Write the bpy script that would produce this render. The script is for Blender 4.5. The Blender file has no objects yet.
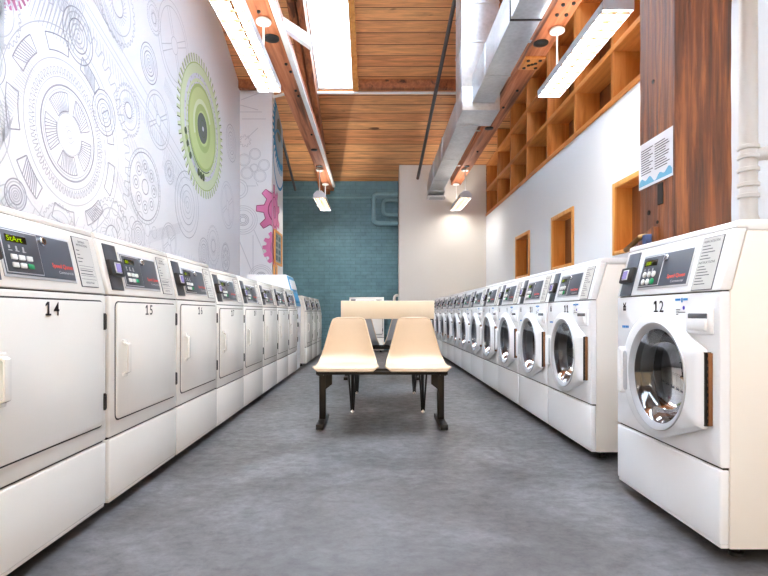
import bpy, bmesh, math, random
from mathutils import Vector, Matrix
random.seed(7)
SC = bpy.context.scene
COL = SC.collection
PI = math.pi

# ------------------------------------------------------------------ materials
def lin(c):
    c /= 255.0
    return c/12.92 if c <= 0.04045 else ((c+0.055)/1.055)**2.4
def rgb(r, g, b): return (lin(r), lin(g), lin(b), 1.0)

def N(nt, typ, **kw):
    n = nt.nodes.new(typ)
    for k, v in kw.items():
        if k in n.inputs: n.inputs[k].default_value = v
        else: setattr(n, k, v)
    return n

def plain(name, col, rough=0.5, metal=0.0, var=0.04, scale=9.0, bump=0.0, coat=0.0, spec=0.5):
    m = bpy.data.materials.new(name); m.use_nodes = True
    nt = m.node_tree; b = nt.nodes['Principled BSDF']
    b.inputs['Roughness'].default_value = rough
    b.inputs['Metallic'].default_value = metal
    b.inputs['Coat Weight'].default_value = coat
    b.inputs['Specular IOR Level'].default_value = spec
    tc = N(nt, 'ShaderNodeTexCoord')
    nz = N(nt, 'ShaderNodeTexNoise', Scale=scale, Detail=4.0)
    nt.links.new(tc.outputs['Object'], nz.inputs['Vector'])
    mx = nt.nodes.new('ShaderNodeMix'); mx.data_type = 'RGBA'
    mx.inputs[6].default_value = tuple(c*(1-var) for c in col[:3])+(1,)
    mx.inputs[7].default_value = tuple(min(1, c*(1+var)) for c in col[:3])+(1,)
    nt.links.new(nz.outputs['Fac'], mx.inputs[0])
    nt.links.new(mx.outputs[2], b.inputs['Base Color'])
    if bump:
        bp = N(nt, 'ShaderNodeBump', Strength=bump, Distance=0.01)
        nt.links.new(nz.outputs['Fac'], bp.inputs['Height'])
        nt.links.new(bp.outputs['Normal'], b.inputs['Normal'])
    return m

def emit(name, col, strength):
    m = bpy.data.materials.new(name); m.use_nodes = True
    nt = m.node_tree; nt.nodes.clear()
    e = N(nt, 'ShaderNodeEmission', Color=col, Strength=strength)
    o = nt.nodes.new('ShaderNodeOutputMaterial')
    nt.links.new(e.outputs[0], o.inputs[0])
    return m

def ramp(nt, stops):
    r = nt.nodes.new('ShaderNodeValToRGB')
    el = r.color_ramp.elements
    while len(el) < len(stops): el.new(0.5)
    for e, (p, c) in zip(el, stops): e.position = p; e.color = c
    return r

def wood(name, cols, axis='y', fine=22.0, rough=0.55, bump=0.25, stretch=0.06, crack=0.0, spec=0.4):
    """grain running along one object axis"""
    m = bpy.data.materials.new(name); m.use_nodes = True
    nt = m.node_tree; b = nt.nodes['Principled BSDF']
    tc = N(nt, 'ShaderNodeTexCoord')
    s = {'x': (stretch, 1, 1), 'y': (1, stretch, 1), 'z': (1, 1, stretch)}[axis]
    mp = N(nt, 'ShaderNodeMapping'); mp.inputs['Scale'].default_value = s
    nt.links.new(tc.outputs['Object'], mp.inputs['Vector'])
    n1 = N(nt, 'ShaderNodeTexNoise', Scale=fine, Detail=8.0, Roughness=0.62, Distortion=0.5)
    nt.links.new(mp.outputs[0], n1.inputs['Vector'])
    r = ramp(nt, [(0.28, cols[0]), (0.5, cols[1]), (0.72, cols[2])])
    nt.links.new(n1.outputs['Fac'], r.inputs[0])
    last = r.outputs[0]
    if crack:
        n2 = N(nt, 'ShaderNodeTexNoise', Scale=fine*0.45, Detail=3.0, Distortion=0.3)
        nt.links.new(mp.outputs[0], n2.inputs['Vector'])
        r2 = ramp(nt, [(0.40-0.1*crack, (0.02, 0.01, 0.006, 1)), (0.44, (1, 1, 1, 1))])
        nt.links.new(n2.outputs['Fac'], r2.inputs[0])
        mx = nt.nodes.new('ShaderNodeMix'); mx.data_type = 'RGBA'; mx.blend_type = 'MULTIPLY'
        mx.inputs[0].default_value = 0.8
        nt.links.new(last, mx.inputs[6]); nt.links.new(r2.outputs[0], mx.inputs[7])
        last = mx.outputs[2]
    nt.links.new(last, b.inputs['Base Color'])
    b.inputs['Roughness'].default_value = rough
    b.inputs['Specular IOR Level'].default_value = spec
    bp = N(nt, 'ShaderNodeBump', Strength=bump, Distance=0.008)
    nt.links.new(n1.outputs['Fac'], bp.inputs['Height'])
    nt.links.new(bp.outputs['Normal'], b.inputs['Normal'])
    return m

def bricks(name, c1, c2, cm, bw, bh, mortar, rot=(0, 0, 0), rough=0.6, bump=0.4, grain=None, offset=0.5, grain_amt=0.5, dirt=0.0, loc=(0, 0, 0)):
    m = bpy.data.materials.new(name); m.use_nodes = True
    nt = m.node_tree; b = nt.nodes['Principled BSDF']
    tc = N(nt, 'ShaderNodeTexCoord')
    mp = N(nt, 'ShaderNodeMapping'); mp.inputs['Rotation'].default_value = rot; mp.inputs['Location'].default_value = loc
    nt.links.new(tc.outputs['Object'], mp.inputs['Vector'])
    br = N(nt, 'ShaderNodeTexBrick', Scale=1.0, Color1=c1, Color2=c2, Mortar=cm)
    br.inputs['Mortar Size'].default_value = mortar
    br.inputs['Mortar Smooth'].default_value = 0.3
    br.inputs['Brick Width'].default_value = bw
    br.inputs['Row Height'].default_value = bh
    br.offset = offset
    nt.links.new(mp.outputs[0], br.inputs['Vector'])
    mp2 = N(nt, 'ShaderNodeMapping'); mp2.inputs['Scale'].default_value = grain or (1, 1, 1)
    nt.links.new(mp.outputs[0], mp2.inputs['Vector'])
    nz = N(nt, 'ShaderNodeTexNoise', Scale=6.0, Detail=7.0, Roughness=0.65, Distortion=0.4)
    nt.links.new(mp2.outputs[0], nz.inputs['Vector'])
    r = ramp(nt, [(0.3, (1-grain_amt,)*3+(1,)), (0.65, (1.0, 1.0, 1.0, 1))])
    nt.links.new(nz.outputs['Fac'], r.inputs[0])
    mx = nt.nodes.new('ShaderNodeMix'); mx.data_type = 'RGBA'; mx.blend_type = 'MULTIPLY'
    mx.inputs[0].default_value = 1.0
    nt.links.new(br.outputs['Color'], mx.inputs[6]); nt.links.new(r.outputs[0], mx.inputs[7])
    last = mx.outputs[2]
    if dirt:
        nd = N(nt, 'ShaderNodeTexNoise', Scale=1.6, Detail=5.0, Roughness=0.6)
        nt.links.new(mp2.outputs[0], nd.inputs['Vector'])
        rd = ramp(nt, [(0.30, (0.25, 0.19, 0.15, 1)), (0.40, (1, 1, 1, 1))])
        nt.links.new(nd.outputs['Fac'], rd.inputs[0])
        m2 = nt.nodes.new('ShaderNodeMix'); m2.data_type = 'RGBA'; m2.blend_type = 'MULTIPLY'
        m2.inputs[0].default_value = dirt
        nt.links.new(last, m2.inputs[6]); nt.links.new(rd.outputs[0], m2.inputs[7])
        mp3 = N(nt, 'ShaderNodeMapping'); mp3.inputs['Scale'].default_value = (0.7, 1.2, 1.2); mp3.inputs['Rotation'].default_value = (0, 0, 0.5)
        nt.links.new(tc.outputs['Object'], mp3.inputs['Vector'])
        nk = N(nt, 'ShaderNodeTexNoise', Scale=4.2, Detail=1.5, Distortion=0.4)
        nt.links.new(mp3.outputs[0], nk.inputs['Vector'])
        rk = ramp(nt, [(0.235, (0.10, 0.08, 0.07, 1)), (0.275, (1, 1, 1, 1))])
        nt.links.new(nk.outputs['Fac'], rk.inputs[0])
        m3 = nt.nodes.new('ShaderNodeMix'); m3.data_type = 'RGBA'; m3.blend_type = 'MULTIPLY'; m3.inputs[0].default_value = 0.85
        nt.links.new(m2.outputs[2], m3.inputs[6]); nt.links.new(rk.outputs[0], m3.inputs[7])
        last = m3.outputs[2]
    nt.links.new(last, b.inputs['Base Color'])
    b.inputs['Roughness'].default_value = rough
    ad = N(nt, 'ShaderNodeMath', operation='MULTIPLY_ADD')
    ad.inputs[1].default_value = -1.0
    nt.links.new(br.outputs['Fac'], ad.inputs[0]); nt.links.new(nz.outputs['Fac'], ad.inputs[2])
    bp = N(nt, 'ShaderNodeBump', Strength=bump, Distance=0.01)
    nt.links.new(ad.outputs[0], bp.inputs['Height'])
    nt.links.new(bp.outputs['Normal'], b.inputs['Normal'])
    return m

def floor_mat():
    m = bpy.data.materials.new('polished_concrete'); m.use_nodes = True
    nt = m.node_tree; b = nt.nodes['Principled BSDF']
    tc = N(nt, 'ShaderNodeTexCoord')
    mp = N(nt, 'ShaderNodeMapping'); mp.inputs['Scale'].default_value = (1.0, 1.0, 1)
    nt.links.new(tc.outputs['Object'], mp.inputs['Vector'])
    n1 = N(nt, 'ShaderNodeTexNoise', Scale=1.5, Detail=9.0, Roughness=0.68, Distortion=0.5)
    n2 = N(nt, 'ShaderNodeTexNoise', Scale=16.0, Detail=10.0, Roughness=0.8, Distortion=0.25)
    mp2 = N(nt, 'ShaderNodeMapping'); mp2.inputs['Scale'].default_value = (0.85, 1.1, 1)
    nt.links.new(tc.outputs['Object'], mp2.inputs['Vector'])
    nt.links.new(mp.outputs[0], n1.inputs['Vector']); nt.links.new(mp2.outputs[0], n2.inputs['Vector'])
    r1 = ramp(nt, [(0.34, rgb(62, 59, 58)), (0.5, rgb(82, 80, 81)), (0.66, rgb(108, 107, 110))])
    r2 = ramp(nt, [(0.36, (0.66, 0.66, 0.66, 1)), (0.5, (0.9, 0.9, 0.9, 1)), (0.64, (1.1, 1.1, 1.1, 1))])
    nt.links.new(n1.outputs['Fac'], r1.inputs[0]); nt.links.new(n2.outputs['Fac'], r2.inputs[0])
    mx = nt.nodes.new('ShaderNodeMix'); mx.data_type = 'RGBA'; mx.blend_type = 'MULTIPLY'; mx.inputs[0].default_value = 1
    nt.links.new(r1.outputs[0], mx.inputs[6]); nt.links.new(r2.outputs[0], mx.inputs[7])
    nt.links.new(mx.outputs[2], b.inputs['Base Color'])
    rr = ramp(nt, [(0.35, (0.5,)*3+(1,)), (0.65, (0.3,)*3+(1,))])
    nt.links.new(n2.outputs['Fac'], rr.inputs[0])
    nt.links.new(rr.outputs[0], b.inputs['Roughness'])
    bp = N(nt, 'ShaderNodeBump', Strength=0.08, Distance=0.005)
    nt.links.new(n2.outputs['Fac'], bp.inputs['Height'])
    nt.links.new(bp.outputs['Normal'], b.inputs['Normal'])
    return m

def galvanised():
    m = bpy.data.materials.new('galvanised_steel'); m.use_nodes = True
    nt = m.node_tree; b = nt.nodes['Principled BSDF']
    tc = N(nt, 'ShaderNodeTexCoord')
    v = N(nt, 'ShaderNodeTexVoronoi', Scale=26.0)
    nz = N(nt, 'ShaderNodeTexNoise', Scale=3.0, Detail=5.0)
    nt.links.new(tc.outputs['Object'], v.inputs['Vector']); nt.links.new(tc.outputs['Object'], nz.inputs['Vector'])
    r = ramp(nt, [(0.0, rgb(150, 155, 160)), (1.0, rgb(205, 208, 212))])
    mx = N(nt, 'ShaderNodeMath', operation='MULTIPLY_ADD'); mx.inputs[1].default_value = 0.35
    nt.links.new(v.outputs['Distance'], mx.inputs[0]); nt.links.new(nz.outputs['Fac'], mx.inputs[2])
    nt.links.new(mx.outputs[0], r.inputs[0])
    nt.links.new(r.outputs[0], b.inputs['Base Color'])
    b.inputs['Metallic'].default_value = 0.9
    b.inputs['Roughness'].default_value = 0.36
    return m

def glass(name, tint=(0.75, 0.77, 0.8, 1), gloss=0.12):
    m = bpy.data.materials.new(name); m.use_nodes = True
    nt = m.node_tree; nt.nodes.clear()
    t = N(nt, 'ShaderNodeBsdfTransparent', Color=tint)
    g = N(nt, 'ShaderNodeBsdfGlossy', Roughness=0.04, Color=(1, 1, 1, 1))
    f = N(nt, 'ShaderNodeFresnel', IOR=1.5)
    a = N(nt, 'ShaderNodeMath', operation='ADD'); a.inputs[1].default_value = gloss*0.2
    hf = N(nt, 'ShaderNodeMath', operation='MULTIPLY'); hf.inputs[1].default_value = 0.5
    nt.links.new(f.outputs[0], hf.inputs[0]); nt.links.new(hf.outputs[0], a.inputs[0])
    mx = nt.nodes.new('ShaderNodeMixShader')
    nt.links.new(a.outputs[0], mx.inputs[0]); nt.links.new(t.outputs[0], mx.inputs[1]); nt.links.new(g.outputs[0], mx.inputs[2])
    o = nt.nodes.new('ShaderNodeOutputMaterial'); nt.links.new(mx.outputs[0], o.inputs[0])
    return m

M = {}
M['enamel'] = plain('white_enamel', rgb(238, 239, 240), 0.28, var=0.015, coat=0.3)
M['enamel_warm_lit'] = plain('warm_lit_enamel', rgb(236, 231, 222), 0.25, var=0.015, coat=0.35)  # same white enamel, with the warm light tinted into the colour
M['side'] = plain('warm_lit_side', rgb(238, 232, 222), 0.4, var=0.015)  # white sides; the beige of the warm light is put into the colour
M['black'] = plain('black_plastic', rgb(26, 26, 28), 0.45)
M['seam'] = plain('dark_seam', rgb(40, 36, 33), 0.8)
M['slate'] = plain('slate_panel', rgb(78, 86, 97), 0.35, var=0.03)
M['slate2'] = plain('slate_keypad', rgb(64, 70, 79), 0.4, var=0.03)
M['silver'] = plain('silver_trim', rgb(205, 207, 210), 0.35, 0.3)
M['chrome'] = plain('chrome', rgb(225, 226, 228), 0.12, 1.0)
M['key'] = plain('white_key', rgb(225, 226, 222), 0.5)
M['green_key'] = plain('green_key', rgb(0, 150, 90), 0.5)
M['red'] = plain('red_print', rgb(245, 84, 66), 0.5)
M['white_print'] = plain('white_print', rgb(205, 208, 212), 0.6)
M['blue_print'] = plain('blue_print', rgb(40, 140, 210), 0.6)
M['violet_print'] = plain('violet_print', rgb(70, 60, 190), 0.6)
M['ink'] = plain('black_ink', rgb(22, 24, 34), 0.6)
M['label'] = plain('label_paper', rgb(200, 197, 190), 0.6)
M['label_ink'] = plain('label_print', rgb(95, 95, 98), 0.7)
M['display'] = plain('display_window', rgb(14, 18, 12), 0.15)
M['led'] = emit('green_led', rgb(200, 235, 20), 0.32)
M['screen'] = emit('violet_screen', rgb(185, 175, 240), 0.32)
M['bezel'] = plain('grey_bezel', rgb(184, 186, 190), 0.35, 0.25)
M['rubber'] = plain('dark_rubber', rgb(38, 38, 40), 0.6)
M['drum'] = plain('steel_drum', rgb(112, 114, 118), 0.5, 0.8, var=0.1, scale=30)
M['doorglass'] = glass('door_glass', (0.30, 0.315, 0.335, 1), 0.16)
M['bronze'] = plain('bronze_hinge', rgb(140, 95, 60), 0.4, 0.5, var=0.2)
M['galv'] = galvanised()
M['mural_white'] = plain('mural_plaster', rgb(227, 229, 234), 0.7, var=0.03, scale=2.0, bump=0.05)
M['plaster'] = plain('white_plaster', rgb(220, 224, 229), 0.75, var=0.015, scale=2.0, bump=0.04)
M['beige'] = plain('beige_plaster', rgb(214, 210, 204), 0.75, var=0.02, scale=1.5, bump=0.04)
M['teal'] = bricks('teal_painted_brick', rgb(104, 146, 158), rgb(96, 138, 150), rgb(86, 126, 138), 0.22, 0.075, 0.006,
                   rot=(PI/2, 0, 0), rough=0.55, bump=0.5, grain=(1, 1, 1), grain_amt=0.25)
M['teal_paint'] = plain('teal_pipe_paint', rgb(124, 164, 176), 0.5)
M['planks'] = bricks('ceiling_planks', rgb(250, 190, 130), rgb(232, 156, 100), rgb(120, 72, 44), 40.0, 0.19, 0.007,
                     rough=0.6, bump=0.35, grain=(0.3, 4, 4), offset=0.0, grain_amt=0.48, dirt=0.75, loc=(17.3, 0, 0))
M['beam'] = wood('beam_timber', [rgb(122, 66, 40), rgb(184, 112, 74), rgb(208, 142, 104)], 'y', 16, 0.6, 0.3, 0.05, 0.5)
M['rafter'] = wood('rafter_timber', [rgb(104, 56, 34), rgb(158, 94, 58), rgb(186, 118, 76)], 'y', 16, 0.6, 0.3, 0.05, 0.6)
M['column'] = wood('column_timber', [rgb(44, 22, 10), rgb(112, 60, 28), rgb(172, 102, 50)], 'z', 34, 0.40, 1.0, 0.05, 0.75, 0.7)
M['plywood_y'] = wood('stained_shelf_wood', [rgb(176, 104, 46), rgb(206, 134, 68), rgb(222, 156, 88)], 'y', 14, 0.45, 0.08, 0.08)
M['plywood_z'] = wood('stained_upright_wood', [rgb(170, 98, 40), rgb(200, 126, 60), rgb(216, 148, 80)], 'z', 14, 0.45, 0.08, 0.08)
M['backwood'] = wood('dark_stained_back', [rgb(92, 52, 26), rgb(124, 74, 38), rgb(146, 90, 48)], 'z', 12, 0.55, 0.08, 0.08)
M['trim_wood'] = wood('window_trim_wood', [rgb(196, 128, 58), rgb(222, 158, 84), rgb(232, 174, 104)], 'z', 16, 0.45, 0.06, 0.08)
M['jamb_wood'] = wood('window_jamb_wood', [rgb(184, 108, 44), rgb(208, 134, 62), rgb(222, 152, 78)], 'z', 16, 0.45, 0.06, 0.08)
M['floor'] = floor_mat()
M['white_paint'] = plain('white_paint', rgb(236, 237, 238), 0.5)
M['fixture'] = plain('fixture_metal', rgb(196, 204, 216), 0.35, 0.4)
M['tube'] = emit('fluorescent_tube', (1.0, 0.93, 0.83, 1), 25.0)
M['pvc'] = plain('white_pvc', rgb(222, 220, 216), 0.4)
M['grey_pipe'] = plain('grey_conduit', rgb(92, 92, 94), 0.5, 0.4)
M['fibreglass'] = plain('cream_fibreglass', rgb(198, 172, 142), 0.38, var=0.02, scale=40, coat=0.15)
M['fib_back'] = plain('grey_fibreglass_back', rgb(140, 139, 140), 0.5, var=0.03)
M['laminate'] = plain('beige_laminate', rgb(228, 206, 176), 0.45, var=0.02)
M['black_steel'] = plain('black_steel', rgb(24, 22, 22), 0.4, 0.3)
M['line'] = plain('mural_line_grey', rgb(198, 200, 208), 0.8)
M['line_dark'] = plain('mural_line_dark', rgb(172, 174, 185), 0.8)
M['m_green'] = plain('mural_green', rgb(188, 204, 142), 0.8, var=0.08, scale=3)
M['m_green_pale'] = plain('mural_pale_green', rgb(206, 218, 184), 0.8, var=0.05, scale=3)
M['m_green_dark'] = plain('mural_dark_green', rgb(84, 100, 70), 0.8)
M['m_green_mid'] = plain('mural_mid_green', rgb(164, 184, 118), 0.8, var=0.08, scale=4)
M['m_grey'] = plain('mural_hub_grey', rgb(96, 104, 98), 0.8)
M['m_lilac'] = plain('mural_lilac', rgb(206, 208, 222), 0.8)
M['m_pink'] = plain('mural_pink', rgb(222, 130, 178), 0.8, var=0.06, scale=4)
M['m_pink_dark'] = plain('mural_dark_pink', rgb(140, 60, 100), 0.8)
M['m_plum'] = plain('mural_plum', rgb(196, 120, 160), 0.8)
M['m_blue'] = plain('mural_blue', rgb(64, 148, 196), 0.8)
M['m_bluegrey'] = plain('mural_blue_grey', rgb(150, 164, 176), 0.8)
M['paper'] = plain('notice_paper', rgb(228, 230, 234), 0.6)
M['teal_print'] = plain('teal_print', rgb(110, 175, 205), 0.6)
M['brass'] = plain('brass', rgb(120, 92, 58), 0.35, 0.9)
M['navy'] = plain('navy_plastic', rgb(60, 78, 120), 0.5)
M['cyan'] = plain('cyan_graphic', rgb(70, 160, 205), 0.4, var=0.1)
M['skyglass'] = glass('skylight_glass', (0.97, 0.98, 1, 1), 0.0)
M['fillglass'] = glass('warm_fill_glass', (0.38, 0.30, 0.215, 1), 0.0)  # unseen pane, tinted to throw warm fill on the machines
M['louver'] = plain('louver_amber_fringe', rgb(104, 70, 36), 0.5)  # amber fringe of the lamp light painted into the blades
M['slot'] = plain('slot_grey', rgb(92, 94, 98), 0.6)
M['photo'] = plain('dark_teal_print', rgb(70, 95, 105), 0.5)
M['photo_bg'] = plain('grey_print', rgb(150, 158, 160), 0.5)
M['poster_frame'] = wood('poster_frame_wood', [rgb(210, 140, 70), rgb(228, 162, 92), rgb(236, 178, 110)], 'z', 20, 0.5, 0.05)

# ------------------------------------------------------------------ mesh builder
class MB:
    def __init__(self): self.bm = bmesh.new(); self.mats = []
    def mi(self, m):
        if m not in self.mats: self.mats.append(m)
        return self.mats.index(m)
    def merge(self, t, mat, T=None):
        k = self.mi(mat); vm = {}
        for v in t.verts: vm[v] = self.bm.verts.new(T @ v.co if T else v.co)
        for f in t.faces:
            try:
                g = self.bm.faces.new([vm[v] for v in f.verts]); g.material_index = k
            except ValueError: pass
        t.free(); return self
    def box(self, x0, x1, y0, y1, z0, z1, mat, bev=0.0, T=None, seg=2):
        t = bmesh.new()
        v = [t.verts.new(p) for p in ((x0,y0,z0),(x1,y0,z0),(x1,y1,z0),(x0,y1,z0),(x0,y0,z1),(x1,y0,z1),(x1,y1,z1),(x0,y1,z1))]
        for f in ((0,3,2,1),(4,5,6,7),(0,1,5,4),(1,2,6,5),(2,3,7,6),(3,0,4,7)): t.faces.new([v[i] for i in f])
        if bev: bmesh.ops.bevel(t, geom=list(t.edges), offset=bev, segments=seg, affect='EDGES', profile=0.5)
        return self.merge(t, mat, T)
    def prism(self, poly, axis, lo, hi, mat, bev=0.0, T=None, seg=2):
        t = bmesh.new()
        def P(a, b, c): return {'x': (c, a, b), 'y': (a, c, b), 'z': (a, b, c)}[axis]
        A = [t.verts.new(P(a, b, lo)) for a, b in poly]; B = [t.verts.new(P(a, b, hi)) for a, b in poly]
        n = len(poly)
        t.faces.new(A); t.faces.new(B[::-1])
        for i in range(n): t.faces.new((A[i], B[i], B[(i+1) % n], A[(i+1) % n]))
        bmesh.ops.recalc_face_normals(t, faces=list(t.faces))
        if bev: bmesh.ops.bevel(t, geom=list(t.edges), offset=bev, segments=seg, affect='EDGES', profile=0.5)
        return self.merge(t, mat, T)
    def tube(self, pts, r, mat, n=10, closed=False, T=None):
        pts = [Vector(p) for p in pts]; t = bmesh.new(); rings = []
        m = len(pts)
        def tan(i):
            if closed: return (pts[(i+1) % m]-pts[i-1]).normalized()
            if i == 0: return (pts[1]-pts[0]).normalized()
            if i == m-1: return (pts[-1]-pts[-2]).normalized()
            return ((pts[i+1]-pts[i]).normalized()+(pts[i]-pts[i-1]).normalized()).normalized()
        d = tan(0); up = Vector((0, 0, 1)) if abs(d.z) < 0.9 else Vector((1, 0, 0))
        u = d.cross(up).normalized()
        for i in range(m):
            d = tan(i); u = (u-d*u.dot(d)).normalized(); w = d.cross(u)
            rr = r[i] if isinstance(r, (list, tuple)) else r
            rings.append([t.verts.new(pts[i]+(u*math.cos(2*PI*k/n)+w*math.sin(2*PI*k/n))*rr) for k in range(n)])
        for i in range(m if closed else m-1):
            A, B = rings[i], rings[(i+1) % m]
            for k in range(n): t.faces.new((A[k], A[(k+1) % n], B[(k+1) % n], B[k]))
        if not closed: t.faces.new(rings[0][::-1]); t.faces.new(rings[-1])
        bmesh.ops.recalc_face_normals(t, faces=list(t.faces))
        return self.merge(t, mat, T)
    def lathe(self, prof, mat, T=None, n=32, cap0=False, cap1=False):
        t = bmesh.new(); rings = []
        for r, h in prof:
            if r < 1e-6: rings.append([t.verts.new((0, 0, h))])
            else: rings.append([t.verts.new((r*math.cos(2*PI*k/n), r*math.sin(2*PI*k/n), h)) for k in range(n)])
        for A, B in zip(rings, rings[1:]):
            for k in range(n):
                q = [A[k % len(A)], A[(k+1) % len(A)], B[(k+1) % len(B)], B[k % len(B)]]
                q = list(dict.fromkeys(q))
                if len(q) > 2: t.faces.new(q)
        if cap0 and len(rings[0]) > 1: t.faces.new(rings[0][::-1])
        if cap1 and len(rings[-1]) > 1: t.faces.new(rings[-1])
        bmesh.ops.recalc_face_normals(t, faces=list(t.faces))
        return self.merge(t, mat, T)
    def rings(self, loops, mat, T=None, cap=False):
        t = bmesh.new()
        R = [[t.verts.new(p) for p in L] for L in loops]
        n = len(R[0])
        for A, B in zip(R, R[1:]):
            for k in range(n): t.faces.new((A[k], A[(k+1) % n], B[(k+1) % n], B[k]))
        if cap: t.faces.new(R[-1])
        bmesh.ops.recalc_face_normals(t, faces=list(t.faces))
        return self.merge(t, mat, T)
    def poly(self, pts, mat, T=None):
        t = bmesh.new()
        try: t.faces.new([t.verts.new(p) for p in pts])
        except ValueError: pass
        return self.merge(t, mat, T)
    def text(self, s, mat, T, height=None, width=None, bold=0.0, depth=0.0006, center=False):
        me = text_mesh(s, bold)
        t = bmesh.new(); t.from_mesh(me)
        xs = [v.co.x for v in t.verts]; ys = [v.co.y for v in t.verts]
        x0, x1, y0, y1 = min(xs), max(xs), min(ys), max(ys)
        sy = height/(y1-y0) if height else None
        sx = width/(x1-x0) if width else sy
        sy = sy or sx
        for v in t.verts:
            x = (v.co.x-(x0+x1)/2 if center else v.co.x-x0)*sx; y = (v.co.y-y0)*sy
            v.co = Vector((x, -depth, y))
        return self.merge(t, mat, T)
    def build(self, name, parent=None, loc=None, angle=35, smooth=True):
        me = bpy.data.meshes.new(name)
        self.bm.normal_update()
        self.bm.to_mesh(me); self.bm.free()
        for m in self.mats: me.materials.append(m)
        if smooth:
            for p in me.polygons: p.use_smooth = True
            me.set_sharp_from_angle(angle=math.radians(angle))
        o = bpy.data.objects.new(name, me); COL.objects.link(o)
        if parent: o.parent = parent
        if loc: o.location = loc
        return o

_txt = {}
def text_mesh(s, bold=0.0):
    k = (s, bold)
    if k in _txt: return _txt[k]
    cu = bpy.data.curves.new('lettering', 'FONT'); cu.body = s; cu.size = 1.0; cu.offset = bold; cu.resolution_u = 3
    o = bpy.data.objects.new('lettering', cu); COL.objects.link(o)
    dg = bpy.context.evaluated_depsgraph_get()
    me = bpy.data.meshes.new_from_object(o.evaluated_get(dg))
    bpy.data.objects.remove(o); _txt[k] = me
    return me

def tag(o, label=None, cat=None, group=None, kind=None):
    if label: o['label'] = label
    if cat: o['category'] = cat
    if group: o['group'] = group
    if kind: o['kind'] = kind
    return o
def thing(name, label, cat, loc=(0, 0, 0), rz=0.0, group=None):
    o = bpy.data.objects.new(name, None); o.empty_display_size = 0.1; COL.objects.link(o)
    o.location = loc; o.rotation_euler = (0, 0, rz)
    return tag(o, label, cat, group)
def struct(mb, name, parent=None, smooth=False):
    o = mb.build(name, parent, smooth=smooth)
    if not parent: o['kind'] = 'structure'
    return o
def copy_tree(o, parent=None):
    c = o.copy(); COL.objects.link(c)
    if parent: c.parent = parent
    for ch in list(o.children): copy_tree(ch, c)
    return c
def Tr(x, y, z): return Matrix.Translation((x, y, z))

# ------------------------------------------------------------------ room shell
XL, XR, YF, YB = -2.25, 2.20, -2.6, 11.15
YR = 3.0
def zc(y):                                           # underside of the pitched ceiling
    return 8.009-0.4*y if y >= YR else 8.009-0.4*YR-0.4*(YR-y)
mb = MB(); mb.box(XL-0.2, XR+0.6, YF-0.2, YB+0.2, -0.1, 0, M['floor']); struct(mb, 'floor')
prof = [(YF-0.1, -0.05), (YB+0.1, -0.05), (YB+0.1, zc(YB+0.1)), (YR, zc(YR)), (YF-0.1, zc(YF-0.1))]
mb = MB(); mb.prism(prof, 'x', XL-0.15, XL, M['mural_white']); wall_left = struct(mb, 'wall_left')
PX, PY0, PY1 = -1.72, 8.73, 9.73
mb = MB(); mb.prism([(PY0, 0), (PY1, 0), (PY1, zc(PY1)), (PY0, zc(PY0))], 'x', XL, PX, M['mural_white']); pier = struct(mb, 'wall_pier')
mb = MB(); mb.box(XL-0.15, XR+0.5, YB, YB+0.15, -0.05, zc(YB)+0.1, M['teal']); struct(mb, 'wall_back')
mb = MB(); mb.prism([(10.65, 0), (YB, 0), (YB, zc(YB)), (10.65, zc(10.65))], 'x', 0.455, XR, M['beige']); struct(mb, 'wall_corner')
FW0, FW1, FZ0, FZ1 = -2.0, 2.0, 0.35, 3.7
mb = MB()
for x0, x1, z0, z1 in ((XL-0.15, FW0, -0.05, zc(YF)+0.1), (FW1, XR+0.5, -0.05, zc(YF)+0.1), (FW0, FW1, -0.05, FZ0), (FW0, FW1, FZ1, zc(YF)+0.1)):
    mb.box(x0, x1, YF-0.15, YF, z0, z1, M['plaster'])
struct(mb, 'wall_front')
mb = MB()
for x in (FW0, -0.67, 0.67, FW1): mb.box(x-0.03, x+0.03, YF-0.1, YF-0.02, FZ0, FZ1, M['black_steel'])
for z in (FZ0+0.03, 2.6, FZ1-0.03): mb.box(FW0, FW1, YF-0.09, YF-0.03, z-0.03, z+0.03, M['black_steel'])
wf = struct(mb, 'window_5')  # unseen shop window, added to let in fill daylight
mb = MB(); mb.box(FW0, FW1, YF-0.065, YF-0.06, FZ0, FZ1, M['fillglass']); mb.build('pane', wf, smooth=False)
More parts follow.
